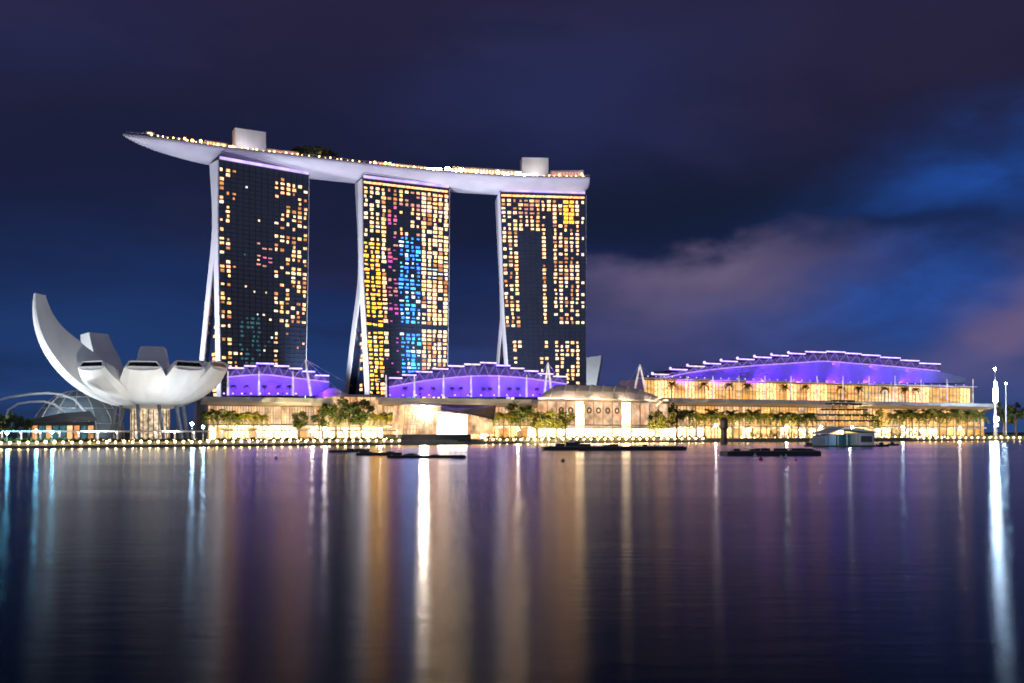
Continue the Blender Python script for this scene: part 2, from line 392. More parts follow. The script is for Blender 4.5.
# ---------------------------------------------------------------- hotel towers
def win_mesh(w, h, u, n, m):
    b = MB(); c = V((0, 0, 0)); uu = V((u.x, u.y, 0)) * (w / 2)
    b.box(c, uu, V((n.x, n.y, 0)) * .06, UP * (h / 2)); return b
def make_tower(label, A, B, prof, fw, lit, nc, seed, nc_top=True):
    r = random.Random(seed)
    ln = Line(XY(*A), XY(*B)); U3, N3 = v3(ln.U, 0), v3(ln.N, 0)
    base = ln.at((A[0] + B[0]) / 2, -12)
    T = thing('hotel_tower', label, 'hotel tower', (base.x, base.y, GZ), 'three hotel towers under the roof park')
    zs = [2 + (190 - 2) * i / 22 for i in range(23)]
    pl = [(p[0], p[1]) for p in prof]; pf = [(p[0], p[2]) for p in prof]; pr = [(p[0], p[3]) for p in prof]
    def at(z):
        xl, xf, xr = catmull(pl, z), catmull(pf, z), catmull(pr, z)
        a, b = ln.at(xf), ln.at(xr)
        def dep(px):
            k = (px - 512) / F; return (a.x - k * a.y) / (ln.N.x - k * ln.N.y)
        D = dep(xl); DF = min(dep(xf - fw), D * .5)
        return a, b, DF, D
    front, rear, fe, re_, fe2, re2, gap, gap2 = [], [], [], [], [], [], [], []
    for z in zs:
        a, b, DF, D = at(z); n2 = ln.N; u2 = ln.U
        q = lambda p, s, o: v3(p + u2 * s + n2 * o, z)
        front.append([q(a, 0, 0), q(b, 0, 0), q(b, 0, -DF), q(a, 0, -DF)])
        ds = min(D - DF, D - .5); ds = max(ds, DF + .15)
        rear.append([q(a, 0.05, -ds), q(b, -.05, -ds), q(b, -.05, -D), q(a, .05, -D)])
        for L_, p, s0, s1 in ((fe, a, -.7, .02), (fe2, b, -.02, .7)):
            fo = .45 if s0 < -.1 else -.05
            L_.append([q(p, s0, fo), q(p, s1, fo), q(p, s1, -DF - .05), q(p, s0, -DF - .05)])
        for L_, p, s0, s1 in ((re_, a, -.68, .0), (re2, b, 0, .68)):
            L_.append([q(p, s0, -ds + .08), q(p, s1, -ds + .08), q(p, s1, -D - .4), q(p, s0, -D - .4)])
        if ds - DF > .6:
            gap.append([q(a, 3, -DF - .02), q(a, 3.5, -DF - .02), q(a, 3.5, -ds + .02), q(a, 3, -ds + .02)])
            gap2.append([q(b, -3.5, -DF - .02), q(b, -3, -DF - .02), q(b, -3, -ds + .02), q(b, -3.5, -ds + .02)])
    fs = MB().loft(front).build('front_slab', M['glass'], T)
    MB().loft(rear).build('rear_slab', M['glass'], T)
    for L_ in (fe, re_, fe2, re2): MB().loft(L_).build('end_wall', M['concrete'], T)
    if len(gap) > 1:
        ag = MB().loft(gap); ag.loft(gap2); ag.build('atrium_glass', M['glass'], T)
    # floor bands and mullions: the facade grid
    fb = MB(); FH = 3.1; z = 12.0; rows = []
    while z < 187:
        a, b, DF, D = at(z); rows.append(z)
        fb.bar(v3(a + ln.N * .08, z), v3(b + ln.N * .08, z), .3, .7); z += FH
    for c in range(nc + 1):
        for z0, z1 in zip(zs, zs[1:]):
            p0 = at(z0); p1 = at(z1); q0 = p0[0].lerp(p0[1], c / nc) + ln.N * .1; q1 = p1[0].lerp(p1[1], c / nc) + ln.N * .1
            fb.bar(v3(q0, z0), v3(q1, z1), .4, .3)
    fb.build('facade_grid', M['spandrel'], T)
    # lit rooms, and city reflections put in as glowing panes
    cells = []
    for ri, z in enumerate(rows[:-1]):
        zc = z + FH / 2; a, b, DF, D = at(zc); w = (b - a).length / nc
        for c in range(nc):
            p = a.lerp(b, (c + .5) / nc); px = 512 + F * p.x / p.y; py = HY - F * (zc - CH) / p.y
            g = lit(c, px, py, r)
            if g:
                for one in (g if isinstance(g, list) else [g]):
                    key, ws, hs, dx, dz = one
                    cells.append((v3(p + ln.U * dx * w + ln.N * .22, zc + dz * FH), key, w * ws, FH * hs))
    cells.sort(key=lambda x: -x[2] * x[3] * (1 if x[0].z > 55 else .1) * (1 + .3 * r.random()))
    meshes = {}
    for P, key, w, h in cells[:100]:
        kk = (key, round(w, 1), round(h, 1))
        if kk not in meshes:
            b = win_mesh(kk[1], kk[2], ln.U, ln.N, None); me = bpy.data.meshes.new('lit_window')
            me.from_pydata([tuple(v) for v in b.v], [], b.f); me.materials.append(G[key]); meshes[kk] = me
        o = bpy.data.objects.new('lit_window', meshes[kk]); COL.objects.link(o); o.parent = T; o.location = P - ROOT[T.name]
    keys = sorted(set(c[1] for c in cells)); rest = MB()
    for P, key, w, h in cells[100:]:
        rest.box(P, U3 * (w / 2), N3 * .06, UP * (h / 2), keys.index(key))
    o = rest.build('lit_or_reflection_panes', [G[k] for k in keys], T); o['kind'] = 'stuff'
    # lit landings behind the end glass, between the legs
    if gap:
        for z in rows:
            a, b, DF, D = at(z)
            g = D - 2 * DF
            if g > 3 and 20 < z < 100 and r.random() < .42:
                s = a + ln.U * 2.9 - ln.N * (DF + g * r.uniform(.35, .65)); hw = min(g * .4, r.uniform(1.5, 4.5))
                MB().box(v3(s, z + 1.8), U3 * .06, N3 * hw, UP * 1.0, 0).build('landing_light', G['warm'], T)
    # lilac strip under the roof park
    a, b, DF, D = at(190)
    st = MB().bar(v3(a + ln.N * .9 + ln.U * .5, 191.6), v3(b + ln.N * .9 - ln.U * .5, 191.5), .5, 1.9)
    st.build('led_strip', G['ledsoft'], T)
    cp = MB().bar(v3(a - ln.N * (D / 2 - .2), 190.3), v3(b - ln.N * (D / 2 - .2), 190.3), D - .2, 1.2)
    cp.build('roof_cap', M['dark'], T)
    if nc_top: gl = MB().bar(v3(a + ln.N * .16 + ln.U * 1, 187.8), v3(b + ln.N * .16 - ln.U * 1, 187.8), .3, 1.4)
    if nc_top: gl.build('top_floor_window', G['warm'], T)
    return T, ln, at
WR = random.Random(99)
def W(key, ws=.62, hs=.66, dx=0, dz=0):       # curtains: no two rooms show the same opening
    a, b = WR.choice((1, 1, .8, .55)), WR.choice((1, 1, .85, .65)); return (key, ws * a, hs * b, dx + (1 - a) * ws * WR.uniform(-.4, .4), dz + (1 - b) * hs * WR.uniform(-.4, .4))
def lit1(c, px, py, r):
    if py > 372: return None
    if 3 <= c <= 8:
        if 240 < py < 266 and 253 < px < 276 and r.random() < .62: return W(r.choice(['rose', 'rose', 'pink', 'cream']), .8 * r.uniform(.5, 1), .35, 0, r.uniform(-.2, .2))  # pinkish reflections in the glass put in as glow
        if py > 318 and 236 < px < 262 and r.random() < .55: return W('teal', r.uniform(.3, .8), .5, r.uniform(-.2, .2))
        if r.random() < .05: return W(r.choice(['icy', 'cream', 'teal']), .35, .4, r.uniform(-.3, .3))
        return None
    if py > 330 and c > 9 and r.random() < .6: return None
    p = .56 if c < 3 else .50
    if c == 2: p = .12
    if r.random() < p: return W(r.choice(['warm', 'warm', 'warmw', 'dim', 'cream']))
    if r.random() < .07: return W('dim', .5, .5)
def lit2(c, px, py, r):  # gold, magenta and blue panes: city reflections put in as glow
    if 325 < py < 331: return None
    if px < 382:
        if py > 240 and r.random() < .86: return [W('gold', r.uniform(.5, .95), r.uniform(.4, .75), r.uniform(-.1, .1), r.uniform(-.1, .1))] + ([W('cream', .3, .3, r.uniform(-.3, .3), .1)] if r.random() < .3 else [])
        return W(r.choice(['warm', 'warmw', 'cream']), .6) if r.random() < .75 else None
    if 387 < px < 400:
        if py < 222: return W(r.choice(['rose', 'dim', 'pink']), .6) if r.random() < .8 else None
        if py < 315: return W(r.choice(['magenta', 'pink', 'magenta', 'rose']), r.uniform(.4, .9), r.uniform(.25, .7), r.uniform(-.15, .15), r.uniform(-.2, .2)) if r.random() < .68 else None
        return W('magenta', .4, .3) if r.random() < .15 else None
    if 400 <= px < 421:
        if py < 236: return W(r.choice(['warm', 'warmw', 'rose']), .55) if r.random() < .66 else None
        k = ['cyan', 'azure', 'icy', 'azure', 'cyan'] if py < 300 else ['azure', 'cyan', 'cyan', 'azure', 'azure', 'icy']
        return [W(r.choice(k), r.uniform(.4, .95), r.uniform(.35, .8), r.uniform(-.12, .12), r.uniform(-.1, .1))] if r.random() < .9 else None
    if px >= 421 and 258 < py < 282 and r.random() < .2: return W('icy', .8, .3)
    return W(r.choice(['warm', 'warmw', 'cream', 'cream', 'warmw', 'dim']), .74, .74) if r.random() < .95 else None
def lit3(c, px, py, r):
    if 326 < py < 339: return None
    if 520 < px < 541.5 and py > 231: return None
    if 547 < px < 553.5 and py > 212: return None
    if px > 581: return W('cream', .5) if r.random() < .4 and py < 326 else None
    if py < 214 and 518 < px < 542: return W(r.choice(['rose', 'dim', 'rose', 'warm']), .75, .6)
    if 561 < px < 575 and py < 224: return W('gold', .85, .7)
    if py > 339: return W(r.choice(['warm', 'warmw', 'cream']), .6) if r.random() < (.62 if px < 578 else .15) and not (505 < px < 512) else None
    return W(r.choice(['warm', 'warmw', 'cream', 'warmw', 'dim']), .6, .66) if r.random() < .84 else None
T1 = make_tower('hotel tower with a scatter of lit rooms, leftmost of the three', (218.5, 675), (308.5, 716),
    [(2, 192.5, 222.5, 304), (54, 200, 221, 305.5), (100, 206.6, 219.6, 306.8), (147, 213.2, 218.3, 308), (190, 210.6, 218.5, 308.5)], 4.3, lit1, 15, 11, False)
T2 = make_tower('hotel tower almost fully lit, gold, magenta and blue reflections as glowing panes, in the middle', (362.5, 725), (449, 755),
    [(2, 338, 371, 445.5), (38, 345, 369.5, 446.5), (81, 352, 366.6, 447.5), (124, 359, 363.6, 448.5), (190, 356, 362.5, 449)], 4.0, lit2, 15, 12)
T3 = make_tower('hotel tower with a tall dark slot down its lit face, rightmost of the three', (500, 766), (585.5, 774),
    [(2, 490, 512, 585), (58, 496.3, 508, 585.5), (80, 498.7, 506, 585.5), (100, 501, 504.2, 585.5), (190, 496, 500, 585.5)], 2.8, lit3, 15, 13)

# ---------------------------------------------------------------- roof park across the towers
DZ = 200.0
def pd(px, py): d = (DZ - CH) / (HY - py) * F; return XY(px, d)
edge_tab = [(123, 134.5), (160, 138.3), (217, 146.5), (262, 152), (307, 157), (360, 163), (422, 169.5), (499, 175.5), (545, 177), (590, 177.6)]
wid_tab = [(123, .3), (135, 5), (160, 10), (217, 16), (262, 18.2), (307, 19), (520, 19), (570, 18.5), (584, 15), (590, 10)]
dep_tab = [(123, .6), (135, 3.2), (160, 6.2), (217, 8.6), (262, 9), (560, 9), (584, 8), (590, 5.5)]
pxs = [123, 126, 130, 136, 144, 154] + list(range(165, 580, 10)) + [582, 586, 588.5, 590]
near = [pd(p, catmull(edge_tab, p)) for p in pxs]
SK = thing('roof_park', 'long ship shaped roof park resting across the tops of three hotel towers', 'roof park', (near[25].x, near[25].y, 191))
rings, deckp, ctr = [], [], []
for i, p in enumerate(pxs):
    t = (near[min(i + 2, len(near) - 1)] - near[max(i - 2, 0)]).normalized(); nin = V((-t.y, t.x))
    w, h = catmull(wid_tab, p), catmull(dep_tab, p)
    if p < 217: nin = (nin + t * .15).normalized()
    c = near[i] + nin * w; ctr.append((p, c, nin, w, t))
    ring = [v3(c - nin * w * .985, DZ + .9), v3(c - nin * w, DZ + .2), v3(c - nin * w * .995, DZ - .9 * min(1, h / 5))]
    for k in range(1, 14):
        x = -cos(pi * k / 14); ring.append(v3(c + nin * w * x * .985, DZ - 1.0 - (h - 1) * (1 - abs(x) ** 2.4) ** .8 if h > 1 else DZ - h * (1 - x * x)))
    ring += [v3(c + nin * w * .995, DZ - .9 * min(1, h / 5)), v3(c + nin * w, DZ + .2), v3(c + nin * w * .985, DZ + .9), v3(c + nin * w * .955, DZ + .9), v3(c + nin * w * .955, DZ - .3), v3(c - nin * w * .955, DZ - .3), v3(c - nin * w * .955, DZ + .9)]
    rings.append(ring)
MB().loft(rings).build('hull', M['hull'], SK, smooth=True).data.polygons.foreach_set('use_smooth', [True] * 0 or [True] * len(SK.children[0].data.polygons))
dk = MB().loft([[v3(c - n * w * .95, DZ - .2), v3(c + n * w * .95, DZ - .2)] for p, c, n, w, t in ctr], cap=False, closed=False)
dk.build('deck', M['deck'], SK)
def deck(px, f, z=0.0):                        # f: -1 bay edge .. 1 far edge
    best = min(range(len(ctr)), key=lambda i: abs(ctr[i][0] - px)); i = min(max(best, 0), len(ctr) - 2)
    if ctr[i][0] > px and i > 0: i -= 1
    a, b = ctr[i], ctr[i + 1]; k = (px - a[0]) / (b[0] - a[0]); 
    c = a[1].lerp(b[1], k); n = a[2].lerp(b[2], k); w = a[3] + (b[3] - a[3]) * k
    return v3(c + n * w * f, DZ - .2 + z), v3(a[4], 0)
def core(px0, px1, f, zt, name, m):
    a, t = deck(px0, f); b, _ = deck(px1, f); n = V((-t.y, t.x, 0)); b = MB().box((a + b) / 2 + UP * zt / 2, (b - a) / 2, n * 4.5, UP * zt / 2)
    return b.build(name, m, SK)
core(239, 270, .1, 19, 'lift_core', M['white']); core(524, 550, -.05, 18.5, 'lift_core', M['white'])
# lower deck buildings with lit fronts
for px0, px1, f, zt, g in ((205, 228, -.5, 4.4, 'warm'), (268, 300, -.55, 4.2, 'redl'), (380, 428, -.5, 4.0, 'warm'), (455, 520, -.5, 6.0, 'warmw'), (551, 584, -.5, 6.5, 'rose')):
    c = core(px0, px1, f, zt, 'deck_pavilion', M['grey'])
    a, t = deck(px0 + 1, f); b, _ = deck(px1 - 1, f); n = V((t.y, -t.x, 0))
    gm = MB(); k = max(3, int((px1 - px0) / 3))
    for i in range(k):
        p = a.lerp(b, (i + .5) / k) + n * 4.7 + UP * (zt * .5)
        gm.box(p, (b - a) / k * .32, n * .08, UP * (zt * .3))
    gm.build('window', G[g] if g != 'redl' else G['rose'], c)
rail = MB()
for a, b in zip(ctr[1:], ctr[2:]):
    rail.bar(v3(a[1] - a[2] * a[3] * .97, DZ + 2.0), v3(b[1] - b[2] * b[3] * .97, DZ + 2.0), .12, .12)
rail.build('railing', M['steel'], SK)
# lamps on the deck edge
lp = MB(); lp.tube([(0, 0, 0), (0, 0, 1.6)], .12, 5, 0); lp.ball((0, 0, 2.0), .55, 6, 4, 1)
deck_lamp = tag(lp.build('deck_lamp', [M['steel'], G['deckl']]), 'small warm deck lamp in the row along the roof park edge', 'deck lamp', 'warm lamps along the roof park edge')
first = True
for i in range(78):
    px = 152 + i * 5.6 + rng.uniform(-1.2, 1.2)
    P, _ = deck(px, -.93 + rng.uniform(0, .1))
    if first: deck_lamp.location = P; first = False
    else: dup(deck_lamp, P, 0, rng.uniform(.7, 1.15))
for i in range(120):
    px = rng.choice((rng.uniform(178, 240), rng.uniform(182, 236), rng.uniform(375, 430), rng.uniform(430, 528), rng.uniform(440, 526), rng.uniform(550, 588)))
    P, _ = deck(px, rng.uniform(-.86, .3)); dup(deck_lamp, P, 0, rng.uniform(.8, 1.9), 'small gold lamp in a cluster on the roof park terraces', 'gold lamps scattered on the roof park terraces')
fl = MB(); fl.tube([(0, 0, 0), (0, 0, 1.2)], .16, 5, 0); fl.box((0, 0, 1.5), (1.0, 0, 0), (0, .35, 0), (0, 0, .55), 0); fl.box((0, -.38, 1.5), (.85, 0, 0), (0, .04, 0), (0, 0, .42), 1)
deck_flood = tag(fl.build('deck_floodlight', [M['dark'], G['flood']]), 'dazzling floodlight on the roof park between second and third towers', 'floodlight', 'dazzling floodlights on the roof park')
for i, px in enumerate((430, 436, 441, 449, 457, 463, 476, 482, 487, 498, 503, 508, 519, 525)):
    P, t = deck(px, -.75)
    if i == 0: deck_flood.location = P; deck_flood.scale = (1.5,) * 3
    else: dup(deck_flood, P, 0, rng.uniform(1.3, 2.4))
# viewing canopy near the prow
P, t = deck(149, 0)
oc = thing('deck_parasol', 'white round canopy on a thin post near the pointed end of the roof park', 'canopy', P)
MB().tube([P, P + UP * 5.2], .18, 6).build('post', M['steel'], oc)
MB().lathe(P + UP * 5.2, [(.1, .9), (2.2, .5), (3.2, 0), (3.1, -.15), (.1, .2)], 14).build('shade', M['white'], oc)
MB().lathe(P + UP * 4.85, [(.05, .2), (1.8, .14), (1.8, 0), (.05, 0)], 10).build('light_ring', G['cream'], oc)

# ---------------------------------------------------------------- trees
def leaf_tree(name, label, h, cr, seed, mats, nclump=13, per=70, leaf=.42, group=None):
    r = random.Random(seed); T = thing(name, label, 'tree', (0, 0, 0), group)
    tk = MB(); th = h * .45; tk.tube([(0, 0, 0), (.1, 0, th * .5), (-.1, .1, th), (0, 0, h * .8)], [.32, .24, .18, .06], 6)
    cl = []
    for i in range(nclump):
        a = 2 * pi * i / nclump * 2.4 + r.random(); q = r.uniform(.15, 1) ** .6
        z = h * r.uniform(.45, .9); s = (1 - abs((z / h - .64) / .42) ** 2) ** .5 if abs(z / h - .64) < .42 else .3
        c = V((cos(a) * cr * q * s * .82, sin(a) * cr * q * s * .82, z)); cl.append(c)
        if i % 2 == 0: tk.tube([(0, 0, th * r.uniform(.7, 1.05)), c * .5 + V((0, 0, c.z * .1)) + V((0, 0, th * .35)), c], [.13, .09, .03], 5)
    tk.build('trunk', M['bark'], T)
    lv = MB()
    for i, c in enumerate(cl):
        rad = cr * r.uniform(.28, .46)
        for k in range(per):
            d = V((r.gauss(0, 1), r.gauss(0, 1), r.gauss(0, .75))).normalized() * rad * r.random() ** .4
            p = c + d; u = V((r.gauss(0, 1), r.gauss(0, 1), r.gauss(0, .5))).normalized(); w = u.cross(V((r.gauss(0, 1), r.gauss(0, 1), r.gauss(0, 1)))).normalized()
            s = leaf * r.uniform(.6, 1.3)
            lv.poly([p - u * s, p + w * s * .5, p + u * s, p - w * s * .5], 0 if (i * 7 + k // 9) % 3 else 1)
    lv.build('crown', mats, T); return T
def palm(name, label, h, fr, seed, mats, group=None):
    r = random.Random(seed); T = thing(name, label, 'palm', (0, 0, 0), group)
    bx, by = r.uniform(-.5, .5), r.uniform(-.5, .5)
    MB().tube([(0, 0, 0), (bx * .3, by * .3, h * .4), (bx, by, h)], [.26, .2, .16], 6).build('trunk', M['bark'], T)
    lv = MB(); top_ = V((bx, by, h))
    for i in range(24):
        a = 2 * pi * i / 24 + r.uniform(-.15, .15); up = r.uniform(-.25, 1.45); o = V((cos(a), sin(a), 0)); L_ = fr * r.uniform(.8, 1.1)
        sd = V((-sin(a), cos(a), 0)); prev = None
        for k in range(9):
            t = k / 8; p = top_ + o * L_ * t * cos(up * .6) + UP * (L_ * (sin(up) * t - .75 * t * t))
            if prev is not None:
                m_ = (prev + p) / 2; ln = L_ * .26 * (1 - .75 * abs(t - .4))
                for s in (-1, 1):
                    e = m_ + sd * s * ln + o * ln * .35 - UP * ln * .45
                    lv.poly([prev, p, e + o * .18, e - o * .05], 0 if (i + k) % 3 else 1)
            prev = p
    lv.build('crown', mats, T); return T
def place(proto_used, proto, P, rz, s, label, group):
    if not proto_used.get(proto.name):
        proto_used[proto.name] = 1; proto.location = P; proto.rotation_euler = (0, 0, rz); proto.scale = (s,) * 3; proto['label'] = label
        if group: proto['group'] = group
        return proto
    return dup(proto, P, rz, s, label, group)
used = {}
LA, LB, LY = [M['leaf_a'], M['leaf_b']], [M['leaf_b'], M['leaf_a']], [M['leaf_lit'], M['leaf_a']]
treeA = leaf_tree('broadleaf_tree', '', 10, 2.9, 1, LA); treeB = leaf_tree('broadleaf_tree', '', 10, 2.7, 2, LB, 11)
treeC = leaf_tree('broadleaf_tree', '', 10, 3.2, 3, LA, 16); treeY = leaf_tree('broadleaf_tree', '', 10, 3.4, 4, LY, 14)
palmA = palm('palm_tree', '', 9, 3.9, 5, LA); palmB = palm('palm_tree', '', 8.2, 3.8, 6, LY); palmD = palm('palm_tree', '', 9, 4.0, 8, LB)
shrub = leaf_tree('deck_tree', '', 6, 2.8, 9, LB, 9, 60)
# (px, top row, proto, label)
def tree_on(px, top, proto, h0, label, off, group=None, zb=GZ):
    q = mall.at(px, off); H = ZZ(top, q.y) - zb
    place(used, proto, v3(q, zb), rng.uniform(0, 6.28), max(.3, H / h0), label, group)
GP = 'palms in front of the waterfront mall'
for px, t in ((209, 409), (218, 407), (228, 408.5), (237, 411)): tree_on(px, t, palmA, 11, 'green palm in the clump just right of the lotus shaped museum', 14, GP)
for px, t in ((245, 411), (254, 409), (263, 412)): tree_on(px, t, palmB, 10, 'yellow lit palm in the clump in front of the left mall wing', 14, GP)
for px, t, pr, lab in ((299, 408.5, treeA, 'round tree left of the two tallest waterfront trees'), (319, 407, treeB, 'smaller round tree tucked beside the tallest waterfront tree'),
        (336, 395.5, treeC, 'tallest bushy tree on the waterfront, right of the left mall wing'), (349, 400, treeB, 'narrow tree between the two tall waterfront trees'), (361, 395.5, treeA, 'tall tree with an open leaning crown in front of the tan stone hall')):
    tree_on(px, t, pr, 10, lab, 10)
for px, t in ((378, 411), (386, 410), (394, 411), (400, 412)): tree_on(px, t, palmB, 10, 'green palm in the clump left of the crystal glass pavilion', 16, GP)
for px, t in ((495, 411), (503, 410), (511, 411)): tree_on(px, t, palmB, 10, 'short palm in the clump right of the crystal glass pavilion', 14, GP)
tree_on(520, 398.5, treeC, 10, 'tall dark tree left of the round theatre hall', 12)
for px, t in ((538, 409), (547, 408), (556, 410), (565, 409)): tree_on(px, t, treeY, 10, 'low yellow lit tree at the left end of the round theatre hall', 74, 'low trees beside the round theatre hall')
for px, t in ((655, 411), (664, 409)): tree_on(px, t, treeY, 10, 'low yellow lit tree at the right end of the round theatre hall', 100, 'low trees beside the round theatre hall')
tree_on(677, 402.5, treeB, 10, 'dark round tree between the theatre hall and the convention hall', 16)
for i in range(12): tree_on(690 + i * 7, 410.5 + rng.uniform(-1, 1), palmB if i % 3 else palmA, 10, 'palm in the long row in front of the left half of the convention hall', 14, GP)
for i in range(6): tree_on(777 + i * 7.2, 411 + rng.uniform(-1, 1), palmA, 11, 'palm in the short row left of the tiered waterside pavilion', 14, GP)
tree_on(874, 408, treeY, 10, 'round tree just right of the tiered waterside pavilion', 14)
for i in range(14): tree_on(892 + i * 6.8, 408.5 + rng.uniform(-1, 1), palmA if i % 2 else palmB, 10.5, 'palm in the row in front of the right end of the convention hall', 14, GP)
for px, t, lab in ((1004, 400, 'dark bushy tree right behind the tall bright lamp mast'), (1016, 402, 'dark bushy tree at the right edge of the view'), (1032, 398, 'dark bushy tree beyond the right edge of the waterfront')):
    tree_on(px, t, treeB, 10, lab, 6)
for i, (px, t, lab) in enumerate(((-8, 410, 'dark tree cut by the left edge of the view'), (6, 411, 'dark tree second from the left edge of the view'), (18, 413, 'dark low tree left of the low glass restaurant'), (27, 415, 'smallest dark tree left of the low glass restaurant'))):
    q = XY(px, 455); place(used, treeB, v3(q, GZ), i * 1.3, (ZZ(t, 455) - GZ) / 10, lab, None)
for px, f, s in ((302, .2, 1), (308, -.1, .9), (316, .2, 1.15), (322, -.2, 1.0), (329, .1, 1.1), (336, 0, .8)):
    P, _ = deck(px, f - .55); place(used, shrub, P, px, s * 1.75, 'leafy tree in the garden clump on the roof park between first and second towers', 'trees on the roof park')
for px, f, s in ((376, 0, .6), (395, .1, .55), (470, .2, .9), (480, .1, .8), (492, .25, .9), (505, .2, .85)):
    P, _ = deck(px, f - .5); place(used, shrub, P, px, s * 1.3, 'small leafy tree on the roof park right of the second tower' if px > 440 else 'small leafy tree on the roof park above the second tower', 'trees on the roof park')

# ---------------------------------------------------------------- violet roofs
VIO = (.12, .020, 1.0)
def violet_roof(label, steps, arc, base_py, off, masts, mast_top, power, tail=None):
    px0, px1 = steps[0][0], steps[-1][1]
    q0 = mall.at((px0 + px1) / 2, off)
    T = thing('violet_roof', label, 'roof', (q0.x, q0.y, ZZ(base_py, q0.y)), 'violet lit mall roofs')
    n = max(12, int((px1 - px0) / 5)); xs = [px0 + (px1 - px0) * i / n for i in range(n + 1)]
    zb = lambda px: ZZ(base_py, mall.at(px, off).y)
    e = lambda px, d=0.0: mall.p(px, catmull(arc, px), off + d)
    stp = [((a + b) / 2, y) for a, b, y in steps]; stp = [(px0, steps[0][2] + .5)] + stp + [(px1, steps[-1][2] + .5)]
    rg = lambda px: mall.p(px, catmull(stp, px) + .8, off - 12)
    wl = MB().loft([[v3(mall.at(x, off), zb(x)), e(x), e(x, -.6), v3(mall.at(x, off - .6), zb(x))] for x in xs])
    wl.build('screen_wall', M['membrane'], T)
    sh = MB().loft([[e(x, .1), rg(x), rg(x) - UP * .6, e(x, .1) - UP * .5] for x in xs])
    sh.loft([[rg(x) - UP * .05, v3(mall.at(x, off - 50), rg(x).z - 3), v3(mall.at(x, off - 50), rg(x).z - 4), rg(x) - UP * .9] for x in xs])
    sh.build('canopy', M['membrane'], T)
    MB().tube([e(x, .7) for x in xs], .42, 6).build('eave_light', G['led'], T)
    tr = MB(); k = max(4, int((px1 - px0) / 11)); 
    for i in range(k):
        a, m_, b = [px0 + 3 + (px1 - px0 - 6) * (i + j / 2) / k for j in range(3)]
        for p, q in ((a, m_), (m_, b)):
            A_ = e(p, .9) if p != m_ else rg(p) + v3(mall.N, 0) * 1.5
            B_ = e(q, .9) if q != m_ else rg(q) + v3(mall.N, 0) * 1.5
            tr.tube([A_, B_], .17, 5)
    tr.build('truss', G['ledt'], T)
    for a, b, y in steps:
        pa, pb = mall.p(a, y, off - 8), mall.p(b, y, off - 8); z = (pa.z + pb.z) / 2; bk = v3(mall.N, 0) * -26
        pa.z = pb.z = z
        pn = MB().prism([pa, pb, pb - UP * .8, pa - UP * .8], bk).build('roof_panel', M['membrane'], T)
        f = v3(mall.N, 0) * .5
        MB().tube([pa + f, pb + f], .42, 6).build('edge_light', G['ledw'], pn)
        if tail and a < 790: MB().ball(pa + f + UP * .6, 1.0, 8, 5).build('tip_lamp', G['ledw'], pn)
    if tail:
        a = e(px1); b = mall.p(tail[0], tail[1], off)
        MB().prism([a - V((0, 0, .2)), b, v3(b.xy, zb(px1)), v3(a.xy, zb(px1))], v3(mall.N, 0) * -20).build('tail_roof', M['membrane'], T)
    for px in masts:
        q = mall.at(px, off + 3); z0, z1 = ZZ(base_py, q.y), ZZ(mast_top, q.y)
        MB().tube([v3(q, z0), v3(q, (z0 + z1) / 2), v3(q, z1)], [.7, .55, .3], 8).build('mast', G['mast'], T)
    # violet wash lamps along the foot of the screen wall
    k = max(3, int((px1 - px0) / 34)); span = (px1 - px0) / k
    for i in range(k):
        c = px0 + span * (i + .5); q = mall.at(c, off + 12); z0 = ZZ(base_py, q.y)
        w = (mall.at(c + span / 2, off) - mall.at(c - span / 2, off)).length
        tgt = v3(mall.at(c, off - 2), z0 + 9)
        e0 = e(c, 9); light('AREA', 'canopy_fill', e0 - UP * .5, (e(c) + rg(c)) / 2 + UP * 1.5, power * w * .42, VIO, T, shape='RECTANGLE', size=w, size_y=.4)  # first one: unseen area lamp added in mid-air to brighten the canopy
        light('AREA', 'wash_light', v3(q, z0 + .9), tgt, power * w, VIO, T, shape='RECTANGLE', size=w, size_y=.6)
    return T
violet_roof('small violet lit stepped roof beside the leftmost hotel tower', [(227, 244, 368), (244, 256, 366), (256, 274, 363.5), (274, 289, 366), (289, 302, 368.5), (302, 315, 371.5), (315, 329, 375.5)],
    [(227, 377), (262, 374.6), (295, 378), (329, 382)], 395.5, -14, (228, 259, 293), 371, 470)
violet_roof('violet lit stepped roof in front of the second and third hotel towers', [(389, 402, 378), (402, 416, 375), (416, 432, 371.8), (432, 448, 368.8), (448, 464, 366), (464, 480, 364.3), (480, 496, 362.8), (496, 510, 365.5), (510, 524, 368.3), (524, 538, 371), (538, 553, 373.8), (553, 567, 376.5)],
    [(389, 387), (430, 380), (480, 375.8), (520, 377.5), (567, 384)], 397, -14, (386, 414.4, 443.5, 471, 499, 526.6), 375, 470)
st3 = [(652, 374.5), (670, 369.5), (687, 366.3), (704, 363.6), (720.6, 361.3), (737, 359.3), (754, 357.3), (771, 355.5), (788, 353.6), (805, 352), (826, 351.8), (845, 353.5), (861, 355.2), (880, 357.6), (900, 360.5), (919, 363.6), (940, 367)]
violet_roof('longest violet lit stepped roof, on top of the convention hall', [(a[0], b[0], a[1]) for a, b in zip(st3, st3[1:])],
    [(652, 381), (670, 376.5), (700, 371), (750, 366), (800, 362.6), (824, 361.2), (860, 363.8), (900, 367), (940, 371)], 383, -26, (), 0, 450, (966, 378))
